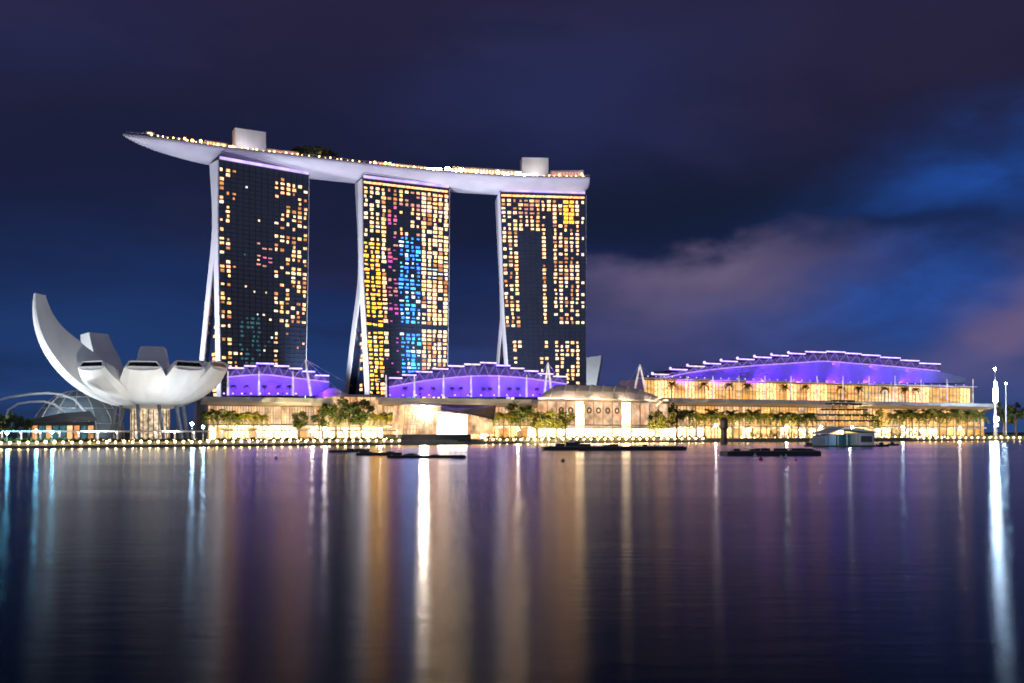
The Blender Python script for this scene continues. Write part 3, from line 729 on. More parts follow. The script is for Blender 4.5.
# row of foot lamps and little palms on the mall roofs
fb = MB(); fb.lathe((0, 0, 0), [(.3, 0), (.3, .5), (.05, .5)], 8, 0); fb.ball((0, 0, .95), .55, 7, 5, 1)
foot = tag(fb.build('roof_lamp', [M['dark'], G['ledw']]), 'small white lamp at the foot of a violet mall roof', 'lamp', 'lamps at the foot of the violet roofs')
k = 0
for a, b, y, st in ((224, 300, 395.2, 9), (390, 550, 396.7, 13)):
    px = a
    while px < b:
        q = mall.at(px, -6); P = v3(q, ZZ(y, q.y))
        if k == 0: foot.location = P
        else: dup(foot, P)
        k += 1; px += st
for px in (234, 247, 265, 279, 290): q = mall.at(px, -9); place(used, palmD, v3(q, ZZ(395.5, q.y)), px, .58, 'little dark palm in front of the small left violet roof', 'palms on the mall roof')
for px in (405, 421, 433, 452, 461, 484, 490, 510, 518, 537): q = mall.at(px, -9); place(used, palmD, v3(q, ZZ(397, q.y)), px, .6, 'little dark palm in front of the middle violet roof', 'palms on the mall roof')

# A-frame masts with stays
def a_mast(label, px, top, base_py, half, off, stays):
    q = mall.at(px, off); d = q.y; z0, z1 = ZZ(base_py, d), ZZ(top, d)
    T = thing('a_frame_mast', label, 'mast', (q.x, q.y, z0)); m = d / F
    apex = v3(q, z1)
    for s in half:
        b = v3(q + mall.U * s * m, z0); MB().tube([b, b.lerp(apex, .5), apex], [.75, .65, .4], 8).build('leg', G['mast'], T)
    st = MB()
    for sx, sy in stays: st.tube([apex, mall.p(sx, sy, off - 4)], .06, 4)
    st.build('stay_cable', M['steel'], T)
a_mast('single leaning white mast with stay cables at the right end of the left violet roof', 305.5, 359.5, 396, (5.5,), -8, ((352, 386), (338, 390), (325, 395), (290, 386)))
a_mast('white A-frame mast standing before the right end of the middle violet roof', 548, 362.5, 396, (-4.2, 4.2), -4, ((566, 392), (533, 392)))
a_mast('white A-frame mast between the theatre hall and the convention hall roof', 640, 364.5, 389, (-6, 6), -6, ((660, 386), (624, 388), (652, 388)))

# ---------------------------------------------------------------- mall wings
def glazed(T, pxa, pxb, off, z0, z1, n, key, name='window', gapf=.88, wall=None):
    for i in range(n):
        a = mall.at(pxa + (pxb - pxa) * (i + .5 - gapf / 2) / n, off + .35); b = mall.at(pxa + (pxb - pxa) * (i + .5 + gapf / 2) / n, off + .35)
        k = key if isinstance(key, str) else rng.choice(key)
        MB().bar(v3(a, (z0 + z1) / 2), v3(b, (z0 + z1) / 2), .1, z1 - z0).build(name, G[k], T)
def grid(T, pxa, pxb, off, z0, z1, nv, nh, m, w=.3):
    g = MB()
    for i in range(nv + 1):
        q = mall.at(pxa + (pxb - pxa) * i / nv, off + .55); g.box(v3(q, (z0 + z1) / 2), v3(mall.U, 0) * w * .5, v3(mall.N, 0) * .15, UP * (z1 - z0) / 2)
    for i in range(nh + 1):
        z = z0 + (z1 - z0) * i / nh; g.bar(v3(mall.at(pxa, off + .6), z), v3(mall.at(pxb, off + .6), z), .18, w * .8)
    g.build('mullion', m, T)
def wing(label, pxa, pxb, zt, eave_py, shop, upper, nw, depth=45, off=0, taper=0.0):
    qa, qb = mall.at(pxa, off), mall.at(pxb, off); c = (qa + qb) / 2
    T = thing('shopping_mall', label, 'mall wing', (c.x, c.y, GZ), 'wings of the waterfront mall')
    bk = v3(mall.N, 0) * -depth
    MB().prism([v3(qa, GZ), v3(qb, GZ), v3(qb, zt), v3(qa, zt)], bk).build('wall', M['stone'], T)
    # projecting roof with a sloping soffit
    u = v3(mall.U, 0); nn = v3(mall.N, 0); a, b = v3(qa, zt), v3(qb, zt)
    rf = MB(); prof = lambda p: [p - nn * depth + UP * 1.2, p + nn * 9 + UP * .9, p + nn * 10 - UP * 1.6, p + nn * 1.0 - UP * 3.4, p + nn * .9 + UP * .01, p - nn * depth + UP * .01]
    rf.loft([prof(a - u * 4), prof(b + u * 4)]); rf.build('roof', M['grey'], T)
    zm = GZ + 8.0
    glazed(T, pxa, pxb, off, zm + .8, zt - 3.8, nw, upper)
    grid(T, pxa, pxb, off, zm + .8, zt - 3.8, nw * 3, 3, M['stone'])
    glazed(T, pxa, pxb, off, GZ + .6, zm - 1.2, nw, shop, 'shopfront', .8)
    ca = MB(); ca.bar(v3(mall.at(pxa, off + 2.2), zm - .3), v3(mall.at(pxb, off + 2.2), zm - .3), 4.5, .9); ca.build('awning', M['steel'], T)
    return T, zt
d_ = mall.at(260).y
wing('left mall wing under a grey eave, below the small violet roof', 208, 322, ZZ(399.5, d_), 0, ['shop', 'shop', 'shopw', 'dim'], ['tan', 'tan', 'blush'], 14)
wing('middle mall wing under a grey eave, behind the crystal glass pavilion', 384, 556, ZZ(400.5, mall.at(465).y), 0, ['shop', 'shopw', 'warm', 'dim'], ['tan', 'blush'], 18)
W3, z3 = wing('right wing of the mall, the long convention hall with an orange lit upper terrace', 668, 984, ZZ(402.5, mall.at(820).y), 0, ['shop', 'warm', 'shopw', 'orange', 'shop'], ['orange', 'tan', 'orange'], 34)
# upper terrace storey of the convention hall
up0, up1 = z3 + 1.4, ZZ(383.5, mall.at(820, -12).y)
qa, qb = mall.at(642, -12), mall.at(972, -12)
MB().prism([v3(qa, z3 - 6), v3(qb, z3 - 6), v3(qb, up1), v3(qa, up1)], v3(mall.N, 0) * -30).build('upper_storey', M['stone'], W3)
glazed(W3, 644, 970, -12, up0 + .4, up1 - .8, 32, ['orange', 'orange', 'orange', 'warm'], 'terrace_window', .94)
grid(W3, 644, 970, -12, up0 + .4, up1 - .8, 96, 2, M['stone'], .35)
tr = MB(); tr.bar(v3(mall.at(640, -9), up1 + .3), v3(mall.at(974, -9), up1 + .3), 7, .7); tr.build('terrace_roof', M['steel'], W3)
for px in list(range(661, 975, 26)):
    q = mall.at(px, 2); MB().tube([v3(q, z3 + 1.2), v3(q, ZZ(376 if px < 900 else 379, q.y))], [.5, .28], 6).build('mast', G['mast'], W3)
for px in (672, 705, 730, 748, 785, 806, 840, 858, 884, 905, 915): q = mall.at(px, -5); place(used, palmD, v3(q, z3 + 1.2), px, 1.15, 'dark planter palm on the orange lit terrace of the convention hall', 'palms on the convention hall terrace')
tl = 0
for i in range(40):
    px = 648 + i * 8.1; q = mall.at(px, -4.8); P = v3(q, up1 + .65)
    dup(foot, P, 0, .75, 'small white lamp along the roof edge of the orange lit terrace', 'lamps along the terrace roof edge')

# tan hall between the left and middle wings
def tan_hall():
    qa, qb = mall.at(322, -4), mall.at(386, -4); c = (qa + qb) / 2; T = thing('stone_hall', 'tan stone hall with a curved top between the left and middle mall wings', 'hall', (c.x, c.y, GZ))
    zt = ZZ(392, c.y); bk = v3(mall.N, 0) * -24
    pr = []
    for i in range(13):
        px = 323 + 62 * i / 12; q = mall.at(px, -4); z = zt - 1.5 + (3.8 * (1 - ((px - 333) / 12) ** 2) if abs(px - 333) < 12 else 0)
        pr.append(v3(q, z))
    MB().prism([v3(mall.at(323, -4), GZ)] + pr + [v3(mall.at(385, -4), GZ)], bk).build('wall', M['stone'], T)
    for i in range(9):
        a, b = mall.at(324 + i * 6.7, -3.7), mall.at(329.8 + i * 6.7, -3.7)
        MB().bar(v3(a, zt - 8), v3(b, zt - 8), .1, 10).build('window', G['tan'], T)
        MB().bar(v3(a, GZ + 4), v3(b, GZ + 4), .1, 6).build('shopfront', G['shop' if i % 3 else 'shopw'], T)
    b = MB(); b.bar(v3(mall.at(323, -3), zt - 2.4), v3(mall.at(385, -3), zt - 2.4), 1.4, .7); b.build('cornice', M['stone'], T)
tan_hall()

# ---------------------------------------------------------------- crystal pavilion on its own dark base
def crystal():
    ln = Line(XY(402, 520), XY(492, 545)); z = lambda py, q: ZZ(py, q.y)
    c = ln.at(436); T = thing('crystal_pavilion', 'angular glass pavilion glowing white on a dark base in the water', 'pavilion', (c.x, c.y, -.5))
    U3, N3 = v3(ln.U, 0), v3(ln.N, 0)
    a, b = ln.at(401.5, 2), ln.at(471, 2)
    MB().prism([v3(a, -.6), v3(b, -.6), v3(b, z(434.5, b)), v3(a, z(434.5, a))], N3 * -26).build('base', M['dark'], T)
    zb = z(434.3, c)
    P = lambda px, py, off=0: ln.p(px, py, off)
    # tan gridded glass half
    f1 = [v3(ln.at(403), zb), v3(ln.at(438), zb), P(440, 407), P(405, 405)]
    MB().prism([p for p in f1], N3 * -16).build('glass_hall', G['tan'], T)
    g = MB()
    for i in range(12):
        t = i / 11; g.bar(f1[0].lerp(f1[1], t) + N3 * .2, f1[3].lerp(f1[2], t) + N3 * .2, .25, .25)
    for i in range(7):
        t = i / 6; g.bar(f1[0].lerp(f1[3], t) + N3 * .22, f1[1].lerp(f1[2], t) + N3 * .22, .22, .22)
    g.build('mullion', M['stone'], T)
    # white glowing half
    f2 = [v3(ln.at(437.5, 1), zb), v3(ln.at(467, 1), zb), P(467, 415, 1), P(439, 412, 1)]
    MB().prism(f2, N3 * -14).build('glowing_hall', glow('white lit glass hall', (1, .88, .70), 7, .3, .2), T)
    g = MB()
    for i in range(6):
        t = i / 5; g.bar(f2[0].lerp(f2[1], t) + N3 * .2, f2[3].lerp(f2[2], t) + N3 * .2, .16, .16)
    g.build('mullion', M['steel'], T)
    f3 = [v3(ln.at(467.5), zb), v3(ln.at(494), zb), P(492, 421), P(467.5, 416)]
    MB().prism(f3, N3 * -14).build('side_hall', G['tan'], T)
    # slanted dark roof
    rf = [P(441, 410.5, 2.2), P(468, 414, 2.2), P(494, 420, 1.5), P(496, 406.5, -17), P(440, 405.5, -17)]
    MB().prism(rf, UP * .7).build('roof', M['amber'], T)
    rf = [P(402, 404.6, 1.2), P(441, 406.6, 1.2), P(441, 404.6, -17), P(402, 403.6, -17)]
    MB().prism(rf, UP * .6).build('roof', M['grey'], T)
    lamp = MB(); q = P(424, 411.5, .8); lamp.ball(q, 1.9, 10, 6); lamp.build('floodlight', glow('pavilion floodlight', (1, .86, .7), 800), T)
crystal()

# ---------------------------------------------------------------- round theatre hall with curved roof ribs
def theatre():
    ln = Line(XY(536, 585), XY(672, 640)); c = ln.at(604, -10); T = thing('theatre_hall', 'round blush coloured theatre hall with pale curved roof ribs', 'hall', (c.x, c.y, GZ))
    n = 28; bulge = lambda t: 9 * (1 - (2 * t - 1) ** 2); zt = ZZ(401, c.y)
    px_ = lambda t: 538 + 130 * t
    f = lambda t, z, o=0: v3(ln.at(px_(t), bulge(t) + o), z)
    MB().loft([[f(i/n, GZ), f(i/n, zt), f(i/n, zt, -12 - bulge(i/n)), f(i/n, GZ, -12 - bulge(i/n))] for i in range(n + 1)]).build('wall', M['stone'], T)
    # wall bays, the lamplight on them put in as glow
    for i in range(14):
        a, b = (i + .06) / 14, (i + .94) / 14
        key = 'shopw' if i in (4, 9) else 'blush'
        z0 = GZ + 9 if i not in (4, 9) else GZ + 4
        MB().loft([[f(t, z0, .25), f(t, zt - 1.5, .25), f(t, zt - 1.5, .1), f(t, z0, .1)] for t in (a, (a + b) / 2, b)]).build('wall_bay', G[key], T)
        MB().loft([[f(t, GZ + .5, .25), f(t, GZ + 6.5, .25), f(t, GZ + 6.5, .1), f(t, GZ + .5, .1)] for t in (a, (a + b) / 2, b)]).build('shopfront', G['shopw' if i % 2 else 'shop'], T)
        if i in (2, 3, 5, 6, 7, 8): 
            p = f((i + .5) / 14, zt - 6.5, .5); r_ = MB(); k = 14
            r_.loft([[p + v3(ln.U, 0) * cos(2*pi*j/k) * rr + UP * sin(2*pi*j/k) * rr + v3(ln.N, 0) * o for rr, o in ((1.9, 0), (1.9, .3), (1.0, .3), (1.0, 0))] for j in range(k + 1)], cap=False)
            r_.build('round_ornament', M['bark'], T)
    aw = MB().loft([[f(i/n, GZ + 7.6, .1), f(i/n, GZ + 8.4, .1), f(i/n, GZ + 8.2, 5), f(i/n, GZ + 7.4, 5)] for i in range(n + 1)]); aw.build('awning', M['steel'], T)
    # shallow ribbed roof, set back
    zr = ZZ(386.5, ln.at(600, -14).y)
    prof = lambda t, o=0.0: [f(t, zt + .1, 1.5 + o), f(t, zt + (zr - zt) * .55 + o, -2.5 + o), f(t, zt + (zr - zt) * .92 + o, -7 + o), f(t, zr + o, -12 + o), f(t, zr - .8, -26 - bulge(t))]
    hs = lambda t: min(1, (t / .16) ** .6, ((1 - t) / .3) ** .7) if 0 < t < 1 else .02
    def pr(t, o=0.0):
        return [V((p.x, p.y, zt + (p.z - zt) * hs(t))) + UP * .0 for p in prof(t, o)]
    rr = MB().loft([pr(i/n) + [f(i/n, zt - .2, -26 - bulge(i/n)), f(i/n, zt - .2, 1.4)] for i in range(n + 1)])
    rr.build('roof', M['grey'], T)
    for i in range(9):
        t = .09 + i * .095
        MB().tube([pr(t + k_ * .014)[k_] + UP * .3 + v3(ln.N, 0) * .2 for k_ in range(4)], .34, 6).build('roof_rib', M['steel'], T)
    for i in range(5):
        t = .12 + i * .19; light('AREA', 'roof_fill', f(t, zt + .6, 5), f(t, zr + 1, -9), 2600, (1, .66, .40), T, shape='RECTANGLE', size=20, size_y=.6)  # unseen area lamps added along the eave to warm the roof
    e = MB().tube([f(i/n, zt + .2, 1.8) for i in range(n + 1)], .5, 6); e.build('eave', M['steel'], T)
    # quarter arches at the right shoulder
    for k_, (p0, p1) in enumerate(((650, 664), (656, 668))):
        pts = [ln.p(p0 + (p1 - p0) * t, 404 - 7 * sin(t * pi * .5) if k_ == 0 else 406 - 6 * sin(t * pi * .6), 3) for t in (0, .2, .4, .6, .8, 1)]
        MB().tube(pts, .45, 6).build('arch', G['cream'], T)
theatre()

# white leaning vent tower beyond the theatre
q = XY(592, 900); vt = MB()
P0 = lambda px, py: PT(px, py, 900)
vt.prism([v3(P0(586.5, 0).xy, GZ), v3(P0(594, 0).xy, GZ), P0(596, 387), P0(601.5, 355.5), P0(586.5, 357.5)], (3, 14, 0))
tag(rebase(vt.build('vent_tower', mat('pale vent tower panels', (.7, .72, .74), (.6, .62, .65), .1, .5))), 'white wedge shaped tower widening to its top, right of the third hotel tower', 'tower')

# ---------------------------------------------------------------- lotus shaped museum
def museum():
    C = XY(150, 482); K = 482 / 455; T = thing('lotus_museum', 'white museum shaped like an open lotus with one tall curling petal', 'museum', (C.x, C.y, GZ))
    zb = ZZ(410, 482)
    def petal(phi, Rr, zt, curl, w_tab, t_tab, lip, tipwin=True, name='petal'):
        Rr *= K; zt = CH + (zt - CH) * K; o = V((cos(R(phi)), sin(R(phi)), 0)); s = V((-o.y, o.x, 0)); n = 22
        A = R(curl)
        def spine(t):
            a = t * A
            return 2 + (Rr - 2) * sin(a) / (1 if curl > 90 else sin(A)), zb + (zt - zb) * (1 - cos(a)) / (1 - cos(A))
        rings = []
        for i in range(n + 1):
            t = i / n; r0, z0 = spine(t); r1, z1 = spine(t + .01)
            tg = V((r1 - r0, z1 - z0)).normalized(); nr = V((-tg.y, tg.x))   # towards the inside
            th = interp(t_tab, t) * K; w = interp(w_tab, t) * K
            ri, zi = r0 + nr.x * th, z0 + nr.y * th
            if lip and t > .55:
                k = ((t - .55) / .45) ** 1.5; re_, ze_ = spine(1); ri += (re_ - 1.8 - ri) * k * (1 if t > .98 else .75); zi += (ze_ + lip - zi) * k * (1 if t > .98 else .6)
            ri = max(ri, .5); c0 = v3(C, 0) + o * r0 + UP * z0; c1 = v3(C, 0) + o * ri + UP * zi
            ob = (c0 - c1).normalized() * w * .09
            rings.append([c1 + s * w * .40, c0 + s * w * .5 - ob, c0 + s * w * .34 - ob * .25, c0 + ob * .1, c0 - s * w * .34 - ob * .25, c0 - s * w * .5 - ob, c1 - s * w * .40])
        P = MB().loft(rings).build(name, M['white'], T)
        if tipwin:
            e = rings[-1]; q4 = [e[1], e[5], e[6], e[0]]; cen = sum(q4, V()) / 4
            nn = (e[1] - e[0]).cross(e[5] - e[1]).normalized()
            if nn.dot(o) < 0: nn = -nn
            q = [cen + (x - cen) * .84 + nn * .25 for x in q4]
            MB().prism(q, nn * .12).build('skylight', M['skylight'], P)
            fr = MB(); q2 = [cen + (x - cen) * .93 + nn * .3 for x in q4]
            for i in range(4): fr.bar(q2[i], q2[(i + 1) % 4], .6, .6)
            fr.build('frame', M['white'], P)
        return P
    std_w = [(0, 8), (.25, 12.5), (.5, 18.5), (.75, 20.5), (1, 15)]; std_t = [(0, 3), (.4, 6), (.75, 8), (1, 6)]
    petal(213, 48.5, ZZ(294, 430), 98, [(0, 9), (.3, 16), (.6, 15), (.85, 10), (1, 5.5)], [(0, 4), (.2, 13), (.45, 16), (.65, 13.5), (.85, 8), (1, 4.4)], 0, False)
    back_w = [(0, 7), (.25, 11), (.5, 16), (.75, 17), (1, 13)]
    petal(181, 39, ZZ(352, 470), 76, back_w, std_t, 0, False)
    petal(149, 42, ZZ(336.5, 477), 76, back_w, std_t, 0, False)
    petal(108, 42, ZZ(350.5, 495), 74, back_w, std_t, 0, False)
    petal(70, 38, ZZ(366, 490), 70, back_w, std_t, 0, False)
    petal(30, 35, ZZ(366, 470), 70, back_w, std_t, 0, False)
    for phi, rr, zt in ((-113, 35, 32.6), (-75, 33, 32.6), (-41, 33.5, 33.2), (-12, 35, 34.0)):
        petal(phi, rr, zt, 66, std_w, std_t, 4.0)
    # belly where the petals meet
    MB().lathe(v3(C, 0), [(.5, zb - .5), (8, zb + .1), (15, zb + 2.4), (18, zb + 5), (12, zb + 8), (.5, zb + 8)], 30).build('belly', M['white'], T, smooth=True)
    # lobby glass under the belly
    MB().lathe(v3(C, 0), [(9, GZ), (9, zb + 1)], 24).build('lobby_glass', glow('museum lobby', (1, .74, .46), .7, .95, .5), T)
    mu = MB()
    for i in range(24):
        a = 2*pi*i/24; p = v3(C, GZ) + V((cos(a), sin(a), 0)) * 9.15; mu.bar(p, p + UP * (zb - GZ), .3, .3)
    mu.build('mullion', M['dark'], T)
    for i in range(10):
        a = R(-100 + i * 36 + 8); o = V((cos(a), sin(a), 0)); p0 = v3(C, GZ) + o * 17.5 + V((-o.y, o.x, 0)) * 2; p1 = v3(C, zb + 4) + o * 15
        MB().tube([p0, p1], [.75, .9], 8).build('column', mat('column steel %d' % i, (.16, .18, .2), (.12, .13, .15), .4, .4) if i == 0 else bpy.data.materials['column steel 0'], T)
    MB().lathe(v3(C, 0), [(30, GZ + .02), (30, GZ + .5), (.2, GZ + .5)], 30).build('plinth', M['path'], T)
    return C, zb
MC, MZ = museum()

# ---------------------------------------------------------------- left: glass shell hall, arched beams, low restaurant
def shell_hall():
    c = XY(78, 520); T = thing('glass_shell_hall', 'pale ribbed glass shell hall behind the tall museum petal', 'hall', (c.x, c.y, GZ))
    Rx, Ry, Hh = 24, 16, ZZ(391, 520) - GZ
    MB().loft([[v3(c, GZ) + V((Rx*cos(a)*cos(e), Ry*sin(a)*cos(e), Hh*sin(e))) for a in [2*pi*j/28 for j in range(28)]] for e in [R(x) for x in (0, 15, 30, 45, 60, 75, 89)]]).build('shell', mat('shell glass', (.30, .36, .40), (.20, .27, .32), .15, .25), T, smooth=True)
    rb = MB()
    for j in range(14):
        a = 2*pi*j/14; rb.tube([v3(c, GZ) + V((Rx*1.01*cos(a)*cos(e), Ry*1.01*sin(a)*cos(e), Hh*1.01*sin(e))) for e in [R(x) for x in (0, 15, 30, 45, 60, 75, 89)]], .22, 5)
    for e in (R(20), R(40), R(60)):
        rb.tube([v3(c, GZ) + V((Rx*1.01*cos(2*pi*j/28)*cos(e), Ry*1.01*sin(2*pi*j/28)*cos(e), Hh*1.01*sin(e))) for j in range(29)], .18, 5)
    rb.build('rib', M['steel'], T)
    MB().lathe(v3(c, 0), [(13, GZ + .5), (13, GZ + 6)], 24).build('inner_fill', glow('shell hall fill glow', (1, .88, .72), 1.2, .6, .15), T)  # glowing drum added inside to brighten the shell
shell_hall()
def arch(label, pts, d, r):
    m = MB().tube([PT(x, y, d) for x, y in pts], r, 8); o = rebase(m.build('arched_beam', M['steel'])); tag(o, label, 'arched beam')
arch('upper thin white arched beam sweeping in from the left edge', [(-30, 432), (-22, 414), (-8, 402), (10, 397), (30, 394), (48, 393), (62, 394.5), (74, 399), (86, 412), (92, 431)], 505, .6)
arch('lower short white arched beam above the low restaurant', [(2, 431), (8, 410), (18, 404), (30, 402), (44, 401.5), (54, 404), (64, 412), (68, 431)], 488, .55)
def restaurant():
    a, b = XY(28, 462), XY(96, 480); ln = Line(a, b); c = (a + b) / 2; T = thing('waterside_restaurant', 'low restaurant with a dark slanted roof and lit windows beside the museum', 'restaurant', (c.x, c.y, GZ))
    P = lambda px, py, o=0: ln.p(px, py, o)
    MB().prism([v3(ln.at(30), GZ), v3(ln.at(95), GZ), P(95, 421), P(30, 424)], v3(ln.N, 0) * -10).build('wall', M['dark'], T)
    MB().prism([P(26, 424.5, 2), P(97, 420.5, 2), P(90, 412, -8), P(62, 414, -8), P(28, 421, -8)], UP * .5).build('roof', M['dark'], T)
    for i in range(9):
        x = 32 + i * 7; MB().prism([v3(ln.at(x, .2), GZ + .8), v3(ln.at(x + 5.4, .2), GZ + .8), P(x + 5.4, 425.5, .2), P(x, 425.8, .2)], v3(ln.N, 0) * .1).build('window', G[rng.choice(['tan', 'dim', 'teal', 'tan'])], T)
restaurant()

# ---------------------------------------------------------------- right: lamp mast, tiered pavilion, boathouse
def lamp_mast():
    q = XY(995, 752); T = thing('lamp_mast', 'tall mast with a dazzling blue white light panel at the right of the waterfront', 'lamp mast', (q.x, q.y, GZ))
    z = lambda py: ZZ(py, 752)
    MB().tube([v3(q, GZ), v3(q, z(403)), v3(q, z(369))], [1.1, .7, .4], 8).build('pole', M['steel'], T)
    pn = MB()
    for i in range(9):
        for j in (-1, 1): pn.ball(v3(q, z(401 - i * 2.3)) + V((j * 1.0 * (1 - abs(i - 3) * .12), -.9, 0)), .85 * (1 - max(0, i - 4) * .1), 7, 5)
    pn.build('light_panel', G['lampb'], T)
    MB().ball(v3(q, z(369)), .9, 8, 5).build('tip_light', G['lampw'], T)
    MB().ball(v3(q, z(419)) + V((0, -2, 0)), 1.8, 8, 5).build('floodlight', G['lampw'], T)
lamp_mast()
q = XY(1006, 770); po = MB().tube([v3(q, GZ), v3(q, ZZ(384, 770))], [.4, .25], 6, 0); po.ball(v3(q, ZZ(383.5, 770)), .7, 6, 4, 1)
tag(rebase(po.build('lamp_post', [M['steel'], G['lampb']])), 'thin lamp post just right of the dazzling tall mast', 'lamp post')
def tiered():
    ln = Line(XY(824, 655), XY(884, 680)); c = ln.at(852, -5); T = thing('tiered_pavilion', 'dark pavilion of stacked open tiers on the waterfront', 'pavilion', (c.x, c.y, GZ))
    for i, (x0, x1, py) in enumerate(((824, 880, 420), (826, 874, 414.5), (828, 868, 409), (831, 862, 403.5), (836, 855, 400.5))):
        a, b = ln.at(x0), ln.at(x1); z = ZZ(py, c.y)
        MB().prism([v3(a, z), v3(b, z), v3(b, z - 1.1), v3(a, z - 1.1)], v3(ln.N, 0) * -(9 - i * 1.2)).build('tier_roof', M['dark'], T)
        if i < 4:
            for k in range(5):
                q = ln.at(x0 + 2 + (x1 - x0 - 4) * k / 4, -.8); MB().tube([v3(q, z - 5), v3(q, z - .9)], .22, 5).build('post', M['dark'], T)
        lm = MB()
        for k in range(int((x1 - x0) / 8)): lm.ball(v3(ln.at(x0 + 2 + k * 8, .15), z - 1.1), .12, 5, 4)
        lm.build('string_light', G['deckl'], T)
tiered()
def boathouse():
    ln = Line(XY(824, 433), XY(876, 440)); c = ln.at(850, -6); T = thing('floating_boathouse', 'floating boathouse with a white gable roof and a light blue side', 'boathouse', (c.x, c.y, 0))
    N3 = v3(ln.N, 0); P = lambda px, py, o=0: ln.p(px, py, o)
    MB().prism([v3(ln.at(822, 1), -.3), v3(ln.at(877, 1), -.3), v3(ln.at(877, 1), .7), v3(ln.at(822, 1), .7)], N3 * -14).build('pontoon', M['timber'], T)
    MB().prism([v3(ln.at(825), .7), v3(ln.at(836), .7), P(836, 434), P(825, 436)], N3 * -10).build('side_cabin', M['blue'], T)
    MB().prism([v3(ln.at(837, -6), .7), v3(ln.at(858, -6), .7), P(858, 434, -6), P(837, 434, -6)], N3 * -5).build('boat_bay', M['teal'], T)
    MB().prism([v3(ln.at(858.5), .7), v3(ln.at(874), .7), P(874, 433), P(858.5, 433)], N3 * -10).build('cabin', M['white'], T)
    MB().prism([P(861, 442, .1), P(872, 442, .1), P(872, 436, .1), P(861, 436, .1)], N3 * .12).build('window', M['glass'], T)
    MB().prism([P(829, 434.2, .8), P(846, 428.6, .8), P(861, 431, .8), P(877, 433, .8), P(877, 431.6, .8), P(861, 429, .8), P(846, 427.2, .8), P(829, 433, .8)], N3 * -13).build('roof', M['white'], T)
    for x in (829, 838, 847, 857): q = ln.at(x, .2); MB().tube([v3(q, .7), v3(q, ZZ(433.6, q.y))], .16, 6).build('post', M['steel'], T)
    light('POINT', 'boathouse_lamp', ln.p(850, 436, 6), None, 900, (.8, .95, 1), T, shadow_soft_size=.5)
boathouse()
# pile, pontoons, boats, buoys
q = XY(724, 585); pm = MB()
zz = lambda py: ZZ(py, 585)
pm.lathe(v3(q, 0), [(2.2, -1), (2.2, zz(441)), (1.9, zz(438)), (1.85, zz(430)), (2.35, zz(428)), (2.35, zz(421)), (1.9, zz(418.7)), (1.0, zz(417.4)), (.05, zz(417))], 14)
tag(rebase(pm.build('mooring_pile', M['dark'])), 'thick black round topped pile standing in the water off the convention hall', 'pile')
def pontoon(label, px0, px1, wl, h_px, depth, bits, seed):
    r = random.Random(seed); d = CH / ((wl - HY) / F); a, b = XY(px0, d), XY(px1, d + (px1 - px0) * .03); ln = Line(a, b); H = h_px * d / F; c = (a + b) / 2
    T = thing('pontoon', label, 'pontoon', (c.x, c.y, 0)); N3, U3 = v3(ln.N, 0), v3(ln.U, 0); L_ = (b - a).length
    A = v3(a, 0)
    MB().loft([[A + U3 * s - N3 * dd + UP * z for z, dd in ((-.4, ins), (H * .55, ins - .1), (H * .55, depth - ins), (-.4, depth - ins))] for s, ins in ((0, .5), (L_ * .04, 0), (L_ * .96, 0), (L_, .5))]).build('float', M['timber'], T)
    rl = MB(); rl.bar(A + U3 * L_ * .02 + UP * (H * .62) - N3 * .2, A + U3 * L_ * .98 + UP * (H * .62) - N3 * .2, .35, H * .12); rl.build('kerb', M['wall'], T)
    for i in range(bits):
        s = L_ * r.uniform(.1, .92); w = r.uniform(.8, 2.4); hh = r.uniform(.25, .55) * H; dd = depth * r.uniform(.3, .7)
        MB().box(A + U3 * s - N3 * dd + UP * (H * .55 + hh / 2), U3 * w, N3 * .7, UP * hh / 2).build('deck_locker', M['dark'], T)
    for i in range(4):
        p = A + U3 * L_ * (.06 + .29 * i) - N3 * .5; MB().tube([p + UP * H * .5, p + UP * (H * .95)], .14, 6).build('mooring_post', M['steel'], T)
pontoon('longest dark pontoon, off the round theatre hall', 544, 687, 450.3, 6, 9, 9, 1)
pontoon('dark pontoon nearest the boathouse, left of it', 728, 822, 455.5, 7, 8, 8, 2)
pontoon('thin dark pontoon off the crystal pavilion, nearest of its three', 387, 466, 458, 4, 4, 3, 3)
pontoon('middle dark pontoon of the three off the crystal pavilion', 356, 402, 455.5, 4.2, 4, 4, 4)
pontoon('small dark pontoon left of and beyond its two neighbours', 329, 369, 452.2, 3.2, 4, 3, 5)
def boat(label, px0, px1, wl, h_px, cab):
    d = CH / ((wl - HY) / F); a, b = XY(px0, d), XY(px1, d); L_ = (b - a).length; H = h_px * d / F; c = (a + b) / 2; T = thing('small_boat', label, 'boat', (c.x, c.y, 0))
    rg = []
    for t, w, zz_ in ((0, .55, .9), (.15, .9, .75), (.5, 1, .7), (.8, .75, .8), (1, .05, 1.05)):
        x = a.x + (b.x - a.x) * t; W_ = L_ * .16 * w
        rg.append([V((x, d - W_, H * zz_)), V((x, d - W_ * .6, -.2)), V((x, d + W_ * .6, -.2)), V((x, d + W_, H * zz_))])
    MB().loft(rg).build('hull', M['timber'] if not cab else M['dark'], T)
    MB().box((a.x + (b.x - a.x) * .4, d, H * 1.1), (L_ * .16, 0, 0), (0, L_ * .1, 0), (0, 0, H * .45)).build('cabin', M['white'] if cab else M['dark'], T)
boat('small dark boat moored right beside the boathouse', 876, 889, 446.6, 2.6, False)
boat('second small dark boat, farther right of the boathouse', 888, 899, 445.6, 2.2, False)
boat('small boat with a pale cabin moored left of the boathouse', 806, 823, 446.2, 4.5, True)
boat('small pale cabin boat by the left end of the longest pontoon', 566, 580, 445.4, 4, True)
